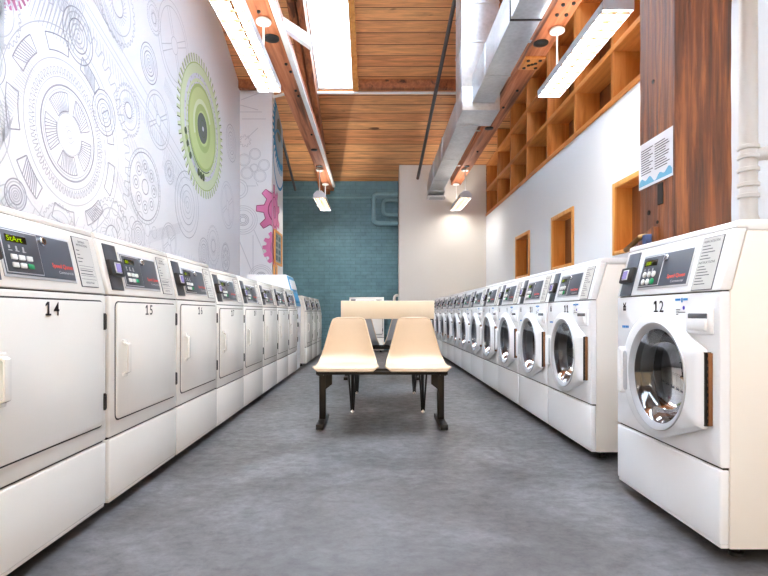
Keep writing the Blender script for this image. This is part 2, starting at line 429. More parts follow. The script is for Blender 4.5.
# right wall: white below the shelving, with three niche windows
wins = [(7.60, 8.35), (5.90, 6.64), (4.17, 4.91)]
WZ0, WZ1, SH = 1.305, 1.965, 2.71
mb = MB()
ys = sorted([YF]+[v for w in wins for v in w]+[YB])
for a, b in zip(ys, ys[1:]):
    if (a, b) in wins:
        mb.box(XR, XR+0.3, a, b, 0, WZ0, M['plaster']); mb.box(XR, XR+0.3, a, b, WZ1, SH, M['plaster'])
    else: mb.box(XR, XR+0.3, a, b, 0, SH, M['plaster'])
struct(mb, 'wall_right')
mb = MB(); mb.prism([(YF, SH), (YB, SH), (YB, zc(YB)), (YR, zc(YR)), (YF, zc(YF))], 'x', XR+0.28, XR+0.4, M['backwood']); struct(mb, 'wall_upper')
for i, (a, b) in enumerate(wins):
    mb = MB()
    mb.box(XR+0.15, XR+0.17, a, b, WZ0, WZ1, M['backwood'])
    w = struct(mb, 'window_%d' % (i+1))
    f = MB()
    for y0, y1, z0, z1 in ((a, a+0.045, WZ0, WZ1), (b-0.045, b, WZ0, WZ1), (a+0.045, b-0.045, WZ1-0.045, WZ1), (a+0.045, b-0.045, WZ0, WZ0+0.035)):
        f.box(XR-0.018, XR+0.005, y0, y1, z0, z1, M['trim_wood'], 0.003)
    f.build('window_frame', w)
    j = MB()
    for y0, y1, z0, z1 in ((a+0.02, a+0.04, WZ0+0.01, WZ1-0.01), (b-0.04, b-0.02, WZ0+0.01, WZ1-0.01), (a+0.02, b-0.02, WZ1-0.04, WZ1-0.02), (a+0.02, b-0.02, WZ0+0.01, WZ0+0.03)):
        j.box(XR, XR+0.15, y0, y1, z0, z1, M['jamb_wood'])
    j.build('window_jamb', w)
    s = MB(); ym = a+0.16
    s.box(XR+0.135, XR+0.15, ym-0.02, ym+0.02, WZ0+0.03, WZ1-0.04, M['jamb_wood']); s.build('mullion', w)

# ceiling with the roof-light opening and unseen ones added for light
SX0, SX1, SY0, SY1 = -0.97, -0.385, 4.3, 8.77
def slab(mb, x0, x1, y0, y1, mat, th=0.12):
    mb.prism([(y0, zc(y0)), (y1, zc(y1)), (y1, zc(y1)+th), (y0, zc(y0)+th)], 'x', x0, x1, mat)
mb = MB()
X0, X1 = XL-0.2, XR+0.5
lights = [(SX0, SX1, SY0, SY1), (0.20, 1.40, 3.2, 6.95), (SX0, SX1, -1.8, 2.4), (0.25, 0.90, -1.8, 2.4)]
yc_ = sorted({YF-0.2, YR, YB+0.2}|{v for l in lights for v in l[2:]})
xc_ = sorted({X0, X1}|{v for l in lights for v in l[:2]})
for xa, xb in zip(xc_, xc_[1:]):
    for ya, yb in zip(yc_, yc_[1:]):
        if not any(l[0] <= xa and xb <= l[1] and l[2] <= ya and yb <= l[3] for l in lights): slab(mb, xa, xb, ya, yb, M['planks'])
struct(mb, 'ceiling')
h = 0.45
for i, (lx0, lx1, y0, y1) in enumerate(lights):
    mb = MB()
    q0, q1 = y0-0.02, y1+0.02
    for xa, xb in ((lx0-0.02, lx0+0.015), (lx1-0.015, lx1+0.02)):
        mb.prism([(q0, zc(q0)-0.008), (q1, zc(q1)-0.008), (q1, zc(q1)+h), (q0, zc(q0)+h)], 'x', xa, xb, M['white_paint'])
    for ya, yb in ((y0-0.02, y0+0.015), (y1-0.015, y1+0.02)):
        mb.prism([(ya, zc(ya)-0.008), (yb, zc(yb)-0.008), (yb, zc(yb)+h), (ya, zc(ya)+h)], 'x', lx0+0.015, lx1-0.015, M['white_paint'])
    sky = struct(mb, 'window_%d' % ((4, 6, 7, 8)[i]))  # all after the first are unseen, put in to brighten the room
    g = MB()
    g.prism([(y0, zc(y0)+h-0.03), (y1, zc(y1)+h-0.03), (y1, zc(y1)+h-0.02), (y0, zc(y0)+h-0.02)], 'x', lx0, lx1, M['skyglass']); g.build('pane', sky, smooth=False)
    for yy in ((5.8, 7.3) if i == 0 else ((y0+y1)/2,)):
        g = MB(); g.prism([(yy-0.025, zc(yy-0.025)+h-0.09), (yy+0.025, zc(yy+0.025)+h-0.09), (yy+0.025, zc(yy+0.025)+h-0.03), (yy-0.025, zc(yy-0.025)+h-0.03)], 'x', lx0, lx1, M['white_paint'])
        g.build('glazing_bar', sky, smooth=False)
mb = MB()
mb.prism([(SY0, zc(SY0)-0.10), (SY1-0.01, zc(SY1)-0.10), (SY1-0.01, zc(SY1)+0.02), (SY0, zc(SY0)+0.02)], 'x', SX1+0.002, SX1+0.085, M['trim_wood'])
struct(mb, 'trim_1')

# ------------------------------------------------------------------ mural
class Wall:
    """flat paint on a wall: (s, z) -> point; layered a hair apart"""
    def __init__(self, fn): self.fn = fn; self.mb = MB()
    def quad(self, pts, mat, lay):
        for q in self.fn(pts, 0.0012*lay): self.mb.poly(q, mat)
    def ring(self, c, r0, r1, mat, lay=1, n=64, a0=0.0, a1=2*PI):
        for k in range(n):
            t0 = a0+(a1-a0)*k/n; t1 = a0+(a1-a0)*(k+1)/n
            p = [(c[0]+r*math.cos(t), c[1]+r*math.sin(t)) for r, t in ((r0, t0), (r1, t0), (r1, t1), (r0, t1))]
            if r0 < 1e-6: p = p[1:]
            self.quad(p, mat, lay)
    def line(self, a, b, w, mat, lay=2):
        d = Vector(b)-Vector(a); n = Vector((-d.y, d.x)).normalized()*(w/2)
        a, b = Vector(a), Vector(b)
        self.quad([tuple(a+n), tuple(b+n), tuple(b-n), tuple(a-n)], mat, lay)
    def stroke(self, pts, w, mat, lay=2, closed=True):
        m = len(pts)
        for i in range(m if closed else m-1): self.line(pts[i], pts[(i+1) % m], w, mat, lay)
    def circ(self, c, r, w, mat, lay=2, n=48): self.ring(c, r-w/2, r+w/2, mat, lay, n)
    def gear(self, c, r0, r1, teeth, w, mat, lay=2, ph=0.0, square=0.5):
        pts = []
        for k in range(teeth):
            t = ph+2*PI*k/teeth; dt = 2*PI/teeth
            for r, f in ((r0, 0), (r1, 0.12), (r1, square), (r0, square+0.12)):
                pts.append((c[0]+r*math.cos(t+dt*f), c[1]+r*math.sin(t+dt*f)))
        self.stroke(pts, w, mat, lay)
        return pts
    def gearfill(self, c, r0, r1, teeth, mat, lay=1, ph=0.0, square=0.5, rin=0.0):
        self.ring(c, rin, r0, mat, lay, max(64, teeth*2))
        for k in range(teeth):
            t = ph+2*PI*k/teeth; dt = 2*PI/teeth
            p = [(c[0]+r*math.cos(t+dt*f), c[1]+r*math.sin(t+dt*f)) for r, f in ((r0*0.99, -0.05), (r1, 0.1), (r1, square), (r0*0.99, square+0.15))]
            self.quad(p, mat, lay)
    def hatch(self, c, r0, r1, a0, a1, n, w, mat, lay=2, slant=0.25):
        for k in range(n):
            t = a0+(a1-a0)*(k+0.5)/n
            p = (c[0]+r0*math.cos(t), c[1]+r0*math.sin(t)); q = (c[0]+r1*math.cos(t+slant), c[1]+r1*math.sin(t+slant))
            self.line(p, q, w, mat, lay)
    def block(self, c, r0, r1, a0, a1, w, mat, lay=2, hatch=0):
        n = 10
        pts = [(c[0]+r1*math.cos(a0+(a1-a0)*k/n), c[1]+r1*math.sin(a0+(a1-a0)*k/n)) for k in range(n+1)]
        pts += [(c[0]+r0*math.cos(a1+(a0-a1)*k/n), c[1]+r0*math.sin(a1+(a0-a1)*k/n)) for k in range(n+1)]
        self.stroke(pts, w, mat, lay)
        if hatch: self.hatch(c, r0, r1, a0, a1-0.12, hatch, w*0.8, mat, lay, 0.12)

def left_fn(pts, off): return [[(XL+0.001+off, s, z) for s, z in pts]]
L = Wall(left_fn)
g1, g2 = M['line'], M['line_dark']
def pick(c, r, k, w=0.009):
    """line-art wheels of several patterns"""
    if k == 0:
        for f in (1, 0.82, 0.6, 0.42, 0.25, 0.1): L.circ(c, r*f, w, g2 if f in (1, .6) else g1)
    elif k == 1:
        L.circ(c, r, w, g1); L.circ(c, r*0.86, w, g1); L.circ(c, r*0.2, w, g1)
        for j in range(4):
            t = 0.5+j*PI/2
            for s in (-0.09, 0.09):
                L.line((c[0]+r*0.22*math.cos(t+s*3), c[1]+r*0.22*math.sin(t+s*3)), (c[0]+r*0.86*math.cos(t+s), c[1]+r*0.86*math.sin(t+s)), w, g1)
    elif k == 2:
        L.gear(c, r*0.92, r, 30, w, g1); L.circ(c, r*0.74, w, g1); L.circ(c, r*0.3, w, g2); L.hatch(c, r*0.32, r*0.5, 0, 2*PI, 26, w*0.7, g1)
    elif k == 3:
        L.circ(c, r, w, g1); L.circ(c, r*0.9, w, g2); L.hatch(c, r*0.9, r, 0, 2*PI, 40, w*0.6, g1, slant=0.05)
        for j in range(8):
            t = j*PI/4; L.circ((c[0]+r*0.55*math.cos(t), c[1]+r*0.55*math.sin(t)), r*0.17, w, g1, n=20); L.circ((c[0]+r*0.55*math.cos(t), c[1]+r*0.55*math.sin(t)), r*0.08, w, g2, n=14)
        L.circ(c, r*0.2, w, g2, n=24)
# the big wheel by the front of the wall
c = (3.88, 2.08)
L.circ(c, 0.335, 0.014, g2, n=80); L.circ(c, 0.31, 0.008, g1, n=80); L.circ(c, 0.15, 0.008, g1)
for j in range(5):
    a = 0.4+j*2*PI/5; L.block(c, 0.16, 0.29, a, a+0.9, 0.008, g2, hatch=9)
L.circ(c, 0.03, 0.008, g1, n=20); L.circ(c, 0.06, 0.006, g1, n=20)
L.gear(c, 0.42, 0.455, 64, 0.008, g1); L.circ(c, 0.39, 0.008, g1, n=80)
L.hatch(c, 0.40, 0.42, 0, 2*PI, 90, 0.006, g2, slant=0.02)
L.circ(c, 0.51, 0.008, g1, n=80); L.circ(c, 0.73, 0.008, g1, n=90)
for j in range(9):
    a = 0.2+j*2*PI/9; L.block(c, 0.56, 0.67, a, a+0.42, 0.009, g2, hatch=8 if j % 2 else 0)
L.gear(c, 0.86, 0.95, 44, 0.009, g1)
for cc, r, k in (((3.995, 2.86), 0.2, 0), ((4.376, 2.426), 0.18, 0), ((4.8, 2.61), 0.23, 2), ((5.46, 2.76), 0.29, 1), ((5.24, 3.24), 0.19, 0),
                 ((5.15, 2.0), 0.36, 3), ((6.3, 2.06), 0.39, 0), ((3.3, 1.51), 0.1, 0), ((4.5, 1.42), 0.33, 2), ((5.9, 3.75), 0.45, 1), ((4.6, 3.45), 0.33, 2),
                 ((7.3, 1.7), 0.28, 2), ((8.0, 2.4), 0.35, 1), ((8.2, 3.4), 0.28, 0), ((5.75, 1.55), 0.2, 1), ((6.9, 1.55), 0.2, 0), ((7.9, 1.6), 0.22, 3), ((3.1, 2.6), 0.25, 2), ((2.9, 1.9), 0.35, 1)):
    pick(cc, r, k)
# hatched ribbons and construction lines
for j in range(26):
    y = 3.42+0.02*j; L.line((y, 2.75-0.05*(j % 2)), (y+0.16, 3.15), 0.006, g1)
for j in range(40):
    y = 4.15+0.05*j; L.line((y, 3.05-0.34*(y-4.15)), (y+0.03, 2.93-0.34*(y-4.15)), 0.006, g1)
for d in (0, 0.06, 0.18):
    L.line((4.0, 3.15+d), (6.3, 2.35+d), 0.007, g1)
for j in range(60):
    y = 3.0+0.085*j; z = 1.34+0.05*math.sin(j*1.3); L.line((y, z), (y+0.06, z+0.11), 0.006, g1)
for j in range(34):
    y = 3.0+0.012*j; L.line((y, 1.75+0.02*j), (y+0.1, 1.72+0.02*j), 0.006, g1)
for j in range(7):
    y = 4.4+0.16*j; L.circ((y, 1.62+0.06*math.sin(j*2)), 0.06, 0.007, g1, n=18)
for j in range(16):
    y = 6.0+0.1*j; L.line((y, 1.25), (y, 1.25+0.1+0.05*(j % 3)), 0.006, g2)
for y0, z0, n, dy, dz in ((4.25, 2.05, 34, 0.022, -0.012), (4.75, 2.30, 30, 0.024, -0.012), (5.55, 2.30, 28, 0.025, -0.01), (5.2, 1.45, 40, 0.022, 0.006), (3.15, 2.25, 22, 0.0, 0.018), (3.0, 1.55, 20, 0.012, 0.016), (4.1, 3.3, 30, 0.02, -0.008), (5.6, 3.15, 24, 0.024, -0.012)):
    for j in range(n):
        y, z = y0+dy*j, z0+dz*j; L.line((y, z), (y+0.05, z+0.14), 0.005, g1)
for cc, r, k in (((3.05, 2.25), 0.16, 0), ((5.0, 1.5), 0.14, 0), ((5.75, 2.3), 0.13, 2), ((4.2, 3.75), 0.22, 0), ((5.35, 3.75), 0.16, 2), ((3.75, 1.35), 0.2, 2)):
    pick(cc, r, k, 0.007)
# dusty purple wheel at the top front corner
c = (3.28, 2.60+0.18)
c = (3.13, 2.94); L.gearfill(c, 0.28, 0.33, 36, M['m_plum'], 1); L.circ(c, 0.2, 0.03, M['m_pink'], 3); L.circ(c, 0.27, 0.008, M['m_pink_dark'], 3)
# the large green wheel
c = (6.84, 3.15)
L.gearfill(c, 0.78, 0.885, 56, M['m_green_pale'], 3, square=0.45, rin=0.56)
L.hatch(c, 0.80, 0.885, 0, 2*PI, 56, 0.012, M['m_green_dark'], 4, slant=0.0)
L.circ(c, 0.78, 0.012, M['m_green_mid'], 4, 96); L.ring(c, 0.40, 0.66, M['m_lilac'], 4, 80)
for j in range(120):
    t = j*2.399; r = 0.52+0.13*((j*0.37) % 1); L.ring((c[0]+r*math.cos(t), c[1]+r*math.sin(t)), 0, 0.014, M['line_dark'] if j % 2 else M['m_green_mid'], 5, 6)
L.ring(c, 0.56, 0.60, M['m_green_pale'], 5, 80)
L.ring(c, 0, 0.54, M['m_green'], 6, 80); L.ring(c, 0.50, 0.54, M['m_green_mid'], 7, 80)
L.ring(c, 0.30, 0.36, M['m_green_pale'], 7, 64, 0.5, 3.6); L.ring(c, 0.22, 0.30, M['m_green_mid'], 7, 64)
L.ring(c, 0.545, 0.56, M['m_green_dark'], 7, 40, 3.4, 5.2)
L.ring((c[0]-0.02, c[1]), 0, 0.19, M['m_grey'], 8, 48); L.ring(c, 0.10, 0.11, M['m_green_dark'], 9, 40); L.ring(c, 0, 0.03, M['m_lilac'], 9, 20)
for a in (4.45, 4.6, 4.75): L.ring((c[0]+0.62*math.cos(a), c[1]+0.62*math.sin(a)), 0, 0.05, M['m_green_dark'], 8, 12)
for j in range(5):
    a = 3.5+0.11*j; L.ring((c[0]+0.66*math.cos(a), c[1]+0.66*math.sin(a)), 0, 0.045, M['m_green_mid'] if j % 2 else M['m_green_dark'], 8, 12)
o = L.mb.build('painted_mural', wall_left, smooth=False)

def clip(pts, side):
    out = []
    for i in range(len(pts)):
        a, b = pts[i], pts[(i+1) % len(pts)]
        ia, ib = a[0]*side >= 0, b[0]*side >= 0
        if ia: out.append(a)
        if ia != ib:
            t = a[0]/(a[0]-b[0]); out.append((0.0, a[1]+(b[1]-a[1])*t))
    return out
def pier_fn(pts, off):
    res = []
    f = clip(pts, -1)
    if len(f) > 2: res.append([(PX+s, PY0-0.001-off, z) for s, z in f])
    f = [p for p in clip(pts, 1)]
    if len(f) > 2: res.append([(PX+0.001+off, PY0+min(s, 0.98), z) for s, z in f])
    return res
P = Wall(pier_fn)
def pz(y): return 0.775+(313-y)*8.73/530
def px(x): return (x-272)*8.73/530
for x, y, r in ((244, 160, 6), (255, 154, 5.5), (254, 168, 4), (247, 173, 6), (260, 176, 6), (264, 165, 5.5)):
    P.circ((px(x), pz(y)), r*0.0165, 0.012, g1, n=24); P.circ((px(x), pz(y)), r*0.0165*0.8, 0.006, g1, n=24)
for f in (1, .85, .7, .4, .3, .2): P.circ((px(243), pz(220)), 0.235*f, 0.01, g1 if f > .4 else g2, n=30)
for f in (1, .85, .7, .4, .3, .2): P.circ((px(261), pz(277)), 0.20*f, 0.01, g1 if f > .4 else g2, n=30)
P.circ((px(238), pz(189)), 0.16, 0.012, g1, n=30); P.circ((px(238), pz(189)), 0.12, 0.01, g1, n=30)
for x0, y0, x1, y1 in ((239, 240, 252, 272), (254, 230, 268, 262), (253, 235, 253, 272), (240, 112, 262, 112), (242, 119, 266, 119), (241, 100, 262, 92), (245, 140, 258, 128),
                       (258, 186, 256, 182), (240, 105, 258, 110), (246, 186, 256, 186)):
    P.line((px(x0), pz(y0)), (px(x1), pz(y1)), 0.012, g1)
P.gear((px(245), pz(141)), 0.07, 0.1, 9, 0.01, g1)
# blue toothed wheel high on the corner, pink wheels lower down
P.gearfill((0.75, pz(120)), 0.62, 0.72, 40, M['m_blue'], 1, rin=0.5); P.ring((0.75, pz(120)), 0, 0.52, M['m_bluegrey'], 1, 48); P.ring((0.6, pz(118)), 0, 0.2, M['m_grey'], 2, 32)
P.circ((0.6, pz(150)), 0.5, 0.05, M['m_blue'], 2, 40)
c = (0.19, pz(210)); P.gearfill(c, 0.33, 0.45, 9, M['m_pink'], 3, ph=0.1, square=0.42); P.gear(c, 0.33, 0.45, 9, 0.012, M['m_pink_dark'], 4, ph=0.1, square=0.42)
P.circ(c, 0.25, 0.016, M['m_pink_dark'], 4); P.ring(c, 0, 0.1, M['m_plum'], 4, 24); P.circ(c, 0.1, 0.012, M['m_pink_dark'], 5)
c = (0.17, pz(248)); P.gearfill(c, 0.27, 0.33, 15, M['m_pink'], 3, ph=0.05); P.ring(c, 0.15, 0.2, M['m_plum'], 4, 32)
P.mb.build('painted_mural', pier, smooth=False)

# ------------------------------------------------------------------ timber roof members
def beam(name, label, x0, x1, y0, y1, z0, z1, mat, cat='beam', group=None):
    o = thing(name, label, cat, ((x0+x1)/2, (y0+y1)/2, z0), 0, group)
    mb = MB(); w = (x1-x0)/2; l = (y1-y0)/2
    mb.box(-w, w, -l, l, 0, z1-z0, mat, 0.008); mb.build('timber', o)
    return o
lb = beam('timber_beam', 'reddish timber beam along the left of the ceiling with a white cable tray on its side', -1.085, -0.895, 1.2, YB-0.005, 3.34, 3.62, M['beam'])
def local(o, mb, name): return mb.build(name, o)
def disc_bolt(o, x, y, r, mat=None, h=0.012, name='bolt'):
    mb = MB(); mb.lathe([(r, 0), (r, -h), (r*0.55, -h*1.6), (0, -h*1.6)], mat or M['black'], Tr(x-o.location.x, y-o.location.y, 0), 16); return mb.build(name, o)
for x, y, r in ((-0.98, 4.94, 0.075), (-0.98, 8.32, 0.05), (-1.0, 9.25, 0.06)): disc_bolt(lb, x, y, r, name='iron_washer')
for x, y in ((-0.93, 5.45), (-0.91, 5.62), (-0.93, 6.1), (-0.92, 6.25), (-0.93, 7.6), (-1.0, 4.5)): disc_bolt(lb, x, y, 0.016)
mb = MB(); mb.box(0.19/2, 0.19/2+0.05, -4.6, 4.7, 0.01, 0.06, M['white_paint'], 0.006); mb.build('cable_tray', lb)
rb = beam('timber_beam', 'reddish timber beam along the right of the ceiling beside the steel duct', 1.49, 1.69, 1.2, 10.645, 3.34, 3.62, M['beam'])
for x, y, r in ((1.56, 5.03, 0.07), (1.56, 7.35, 0.06), (1.58, 9.25, 0.045)): disc_bolt(rb, x, y, r, name='iron_washer')
for x, y in ((1.55, 4.55), (1.63, 4.55), (1.55, 4.4), (1.63, 4.38), (1.56, 4.1), (1.62, 6.1), (1.58, 6.6), (1.60, 8.4)): disc_bolt(rb, x, y, 0.016)
mb = MB(); y = 5.42-rb.location.y
mb.box(-0.105, 0.105, y-0.13, y+0.13, -0.022, 0, M['plywood_y'], 0.003); pl = mb.build('splice_plate', rb)
mb = MB()
for dx, dy in ((-0.06, -0.08), (0.06, -0.08), (-0.06, 0.08), (0.06, 0.08), (0, 0), (-.03, .02), (.03, -.02)): mb.lathe([(0.018, -0.022), (0.018, -0.03), (0, -0.03)], M['black'], Tr(dx, y+dy, 0), 10)
mb.build('bolt', pl)
def rafter(label, x0, x1, y0, y1):
    o = thing('roof_rafter', label, 'rafter', ((x0+x1)/2, y1, zc(y1)-0.32))
    for a, b, k in ((x0, (x0+x1)/2-0.012, 0), ((x0+x1)/2+0.012, x1, 0.03)):
        mb = MB(); cx = o.location
        pts = [(y0, zc(y0)-0.32+k), (y1, zc(y1)-0.32+k), (y1, zc(y1)-0.004), (y0, zc(y0)-0.004)]
        mb.prism([(p-cx.y, q-cx.z) for p, q in pts], 'x', a-cx.x, b-cx.x, M['rafter'], 0.006); mb.build('timber', o)
    return o
rafter('sloping double rafter above the left beam, along the skylight edge', -1.19, -0.975, 3.1, YB-0.01)
rafter('sloping double rafter above the right beam, half hidden by the duct', 1.48, 1.70, 3.1, 10.64)
for lab, xa, xb, bx in (('brown cross timber under the ceiling planks, right of the skylight', SX1+0.10, XR+0.2, 8.60), ('short brown cross timber above the white pier, left of the near light', XL+0.005, -1.2, 8.60)):
    o = thing('roof_purlin', lab, 'beam', ((xa+xb)/2, bx, 4.43)); w = (xb-xa)/2
    mb = MB(); mb.prism([(0.0, 0.0), (0.11, 0.0), (0.11, zc(bx+0.11)-4.43), (0.0, zc(bx)-4.43)], 'x', -w, w, M['rafter'], 0.004); mb.build('timber', o)
mb = MB(); mb.box(SX0, SX1+0.09, SY1+0.022, SY1+0.06, 4.43, zc(SY1+0.06), M['plywood_y']); struct(mb, 'trim_2')
mb = MB()
q = [(-0.89, 5.05, 3.50), (-0.89, 5.05, 3.60), (-0.66, 5.3, 3.56), (-0.66, 5.3, 3.44)]
t = Vector((0.0, 0.10, 0.0))
loc = Vector((-0.775, 5.17, 3.45))
pts = [Vector(p)-loc for p in q]
mb.rings([[tuple(p) for p in pts], [tuple(p+t) for p in pts]], M['white_paint']); mb.poly([tuple(p) for p in pts], M['white_paint']); mb.poly([tuple(p+t) for p in pts], M['white_paint'])
tag(mb.build('gusset_plate', None, loc, smooth=False), 'white painted gusset plate bolted between the left beam and the skylight', 'plate')

# the rough column by the nearest washer
co = thing('timber_column', 'massive rough brown timber column between the two nearest washers', 'column', (1.4785, 2.5575, 0))
mb = MB()
t = bmesh.new(); nz = 60; hw, hd = 0.1285, 0.157
lo = []
for k in range(nz+1):
    z = 3.338*k/nz; ring = []
    for (sx, sy) in ((-1, -1), (-0.33, -1), (0.33, -1), (1, -1), (1, 0), (1, 1), (0, 1), (-1, 1), (-1, 0.4), (-1, -0.4)):
        j = 0.0008*math.sin(z*7.1+sx*3+sy*5)+0.0007*math.sin(z*23+sx*7)
        ring.append((sx*(hw+j), sy*(hd+j), z))
    lo.append(ring)
mb.rings(lo, M['column'], cap=True); mb.build('timber', co, angle=25)
mb = MB(); mb.box(-hw-0.0025, -hw+0.01, -0.062, -0.015, 1.292, 1.392, M['seam']); mb.build('mortise', co)
for y, z, r in ((0.06, 1.27, 0.012), (0.07, 1.155, 0.01), (-0.02, 1.21, 0.008), (0.02, 1.9, 0.01)):
    mb = MB(); mb.lathe([(r, 0), (r, 0.004), (0, 0.004)], M['seam'], Tr(-hw-0.003, y, z) @ Matrix.Rotation(-PI/2, 4, 'Y'), 10); mb.build('bolt_hole', co)
mb = MB()
mb.prism([(0.157, 1.02), (-0.02, 1.02), (-0.02, 1.19), (0.157, 1.135)], 'x', -hw-0.03, -hw+0.002, M['column'], 0.004); mb.build('cleat', co)
# notice on the column
no = thing('paper_notice', 'white paper notice with blue wave pinned on the aisle side of the column', 'notice', (1.3445, 2.5575, 1.40))
mb = MB(); mb.box(-0.0015, 0.0, -0.155, 0.155, 0, 0.225, M['paper']); mb.build('sheet', no)
mb = MB()
T = Matrix(((0, 1, 0, -0.002), (-1, 0, 0, 0), (0, 0, 1, 0), (0, 0, 0, 1)))
for j in range(11):
    for a, b in ((-0.13, -0.035+0.02*math.sin(j*2.1)), (0.0, 0.11+0.02*math.sin(j*1.7))):
        mb.box(a, b, -0.0004, 0, 0.066+0.012*j, 0.0705+0.012*j, M['label_ink'], T=T)
pts = [(-0.15, 0.012)]+[(0.15, 0.012)]+[(0.15-0.3*k/20, 0.035+0.012*math.sin(k*1.1)+0.01*math.sin(k*0.5)) for k in range(21)]
mb.prism(pts, 'y', -0.0004, 0, M['teal_print'], T=T); mb.build('print', no, smooth=False)
va = thing('pipe_valve', 'small brass valve with a navy handle at the foot of the timber column', 'valve', (1.29, 2.62, 1.10))
mb = MB(); mb.tube([(0.0, 0.12, 0.0), (0, 0.05, 0.02), (0, -0.02, 0.045), (0.03, -0.03, 0.05)], 0.014, M['brass'], 10); mb.tube([(0, 0.06, -0.06), (0, 0.06, 0.02)], 0.011, M['brass'], 10); mb.build('valve_body', va)
mb = MB(); mb.box(-0.01, 0.02, -0.1, -0.065, 0.0, 0.05, M['navy'], 0.003); mb.box(0.005, 0.015, -0.07, -0.03, 0.03, 0.04, M['navy']); mb.build('handle', va)

# ------------------------------------------------------------------ built-in shelving over the right wall
sh = thing('cubby_shelving', 'orange stained built-in wooden cubbyholes along the top of the right wall', 'shelving', (XR, 5.0, SH))
D = 0.275
ups = [10.6-0.94*k for k in range(14)]
rails = [0.0, 0.5, 1.0, 1.5, 2.0, 2.5]
for k, rz in enumerate(rails):
    z = SH+rz
    yend = min(10.64, (8.009-z-0.06)/0.4)
    y0 = -1.6
    mb = MB(); mb.box(0.0 if k else -0.012, D, y0-5, yend-5, rz-0.0, rz+0.055, M['plywood_y'], 0.003); mb.build('shelf_board', sh)
for y in ups:
    zt = min(zc(y+0.03), zc(y-0.03))-0.01-SH
    mb = MB(); mb.box(0.004, D, y-0.028-5, y+0.028-5, 0.03, min(zt, 3.0), M['plywood_z'], 0.003); mb.build('upright', sh)

# ------------------------------------------------------------------ ducts, conduits, pipes
du = thing('air_duct', 'galvanised rectangular air duct hanging left of the right beam, with a riser', 'duct', (1.2, 6.3, 3.08))
def dbox(name, x0, x1, y0, y1, z0, z1, bev=0.004):
    c = du.location; mb = MB(); mb.box(x0-c.x, x1-c.x, y0-c.y, y1-c.y, z0-c.z, z1-c.z, M['galv'], bev); return mb
def seams(part, x0, x1, z0, z1, ysl, dark=()):
    c = du.location
    for y in ysl:
        mb = MB(); e = 0.006; m = M['black'] if y in dark else M['galv']
        mb.box(x0-e-c.x, x1+e-c.x, y-0.012-c.y, y+0.012-c.y, z0-e-c.z, z1+e-c.z, m, 0.002); mb.build('flange', part)
p = dbox('x', 1.095, 1.345, 2.8, 6.05, 3.17, 3.49).build('near_duct', du); seams(p, 1.095, 1.345, 3.17, 3.49, (3.3, 4.33, 5.35), (4.33,))
p = dbox('x', 0.985, 1.26, 6.55, 9.95, 3.08, 3.40).build('far_duct', du); seams(p, 0.985, 1.26, 3.08, 3.40, (7.95, 9.2))
p = dbox('x', 0.98, 1.41, 6.05, 6.57, 3.09, 3.36).build('plenum', du)
c = du.location
mb = MB(); mb.prism([(6.1, 3.36), (6.55, 3.36), (6.55, zc(6.55)-0.005), (6.1, zc(6.1)-0.005)], 'x', 0.98-c.x, 1.41-c.x, M['galv'], 0.004, Tr(0, -c.y, -c.z)); p = mb.build('riser', du)
for z in (3.9, 4.35, 4.8):
    mb = MB(); mb.box(0.98-0.006-c.x, 1.416-c.x, 6.094-c.y, 6.556-c.y, z-0.01-c.z, z+0.01-c.z, M['galv'], 0.002); mb.build('flange', p)
mb = MB(); mb.prism([(9.95, 3.08), (10.3, 3.02), (10.3, 3.30), (9.95, 3.40)], 'x', 0.99-c.x, 1.29-c.x, M['galv'], T=Tr(0, -c.y, -c.z)); boot = mb.build('boot', du)
mb = MB(); mb.box(0.975, 1.315, 10.1, 10.35, 2.985, 3.02, M['white_paint'], 0.004, Tr(-c.x, -c.y, -c.z)); reg = mb.build('register', du)
mb = MB()
for k in range(6): mb.box(1.02, 1.27, 10.12+0.035*k, 10.135+0.035*k, 2.978, 2.986, M['bezel'], 0, Tr(-c.x, -c.y, -c.z))
mb.build('grille', reg)

for x, y in ((1.345, 3.7), (1.345, 5.1), (1.26, 7.6), (1.26, 9.4)):
    mb = MB(); mb.box(x-0.01-c.x, 1.489-c.x, y-0.02-c.y, y+0.02-c.y, 3.385-c.z, 3.392-c.z, M['galv']); mb.build('hanger_strap', du)
def pipe(name, label, cat, pts, r, mat, n=10, closed=False):
    b = Vector(pts[0]); mb = MB(); mb.tube([tuple(Vector(p)-b) for p in pts], r, mat, n, closed)
    return tag(mb.build(name, None, tuple(b)), label, cat)
pipe('conduit', 'white horizontal conduit under the cross timber at the skylight', 'conduit', [(-1.70, 8.70, 4.32), (-1.5, 8.70, 4.37), (-1.2, 8.74, 4.405), (0, 8.74, 4.405), (0.95, 8.74, 4.405), (1.4, 8.74, 4.40)], 0.022, M['white_paint'])
d = Vector((0.826, 10.62, 3.47))-Vector((1.05, 7.2, 4.96)); a = Vector((1.05, 7.2, 4.96))
pipe('conduit', 'dark grey sloping conduit running down the ceiling left of the duct', 'conduit', [tuple(a-d*0.35), tuple(a), tuple(a+d)], 0.03, M['grey_pipe'])
pipe('conduit', 'dark grey conduit on the ceiling left of the left beam, reaching the teal wall', 'conduit', [(-1.76, 9.78, 4.06), (-1.75, 10.03, 3.94), (-1.707, YB-0.002, 3.36)], 0.026, M['grey_pipe'])
pipe('wall_conduit', 'thin teal painted conduit running level across the teal brick wall', 'conduit', [(XL+0.05, YB-0.022, 3.2), (0.44, YB-0.022, 3.2)], 0.02, M['teal_paint'])
def loop(x0, z0, z1, r):
    e = 0.09; y = YB-0.07; pts = [(0.452, y, z1)]
    for k in range(7): t = PI/2*k/6; pts.append((x0+e-e*math.sin(t), y, z1-e+e*math.cos(t)))
    for k in range(7): t = PI/2*k/6; pts.append((x0+e-e*math.cos(t), y, z0+e-e*math.sin(t)))
    pts.append((0.452, y, z0)); return pts
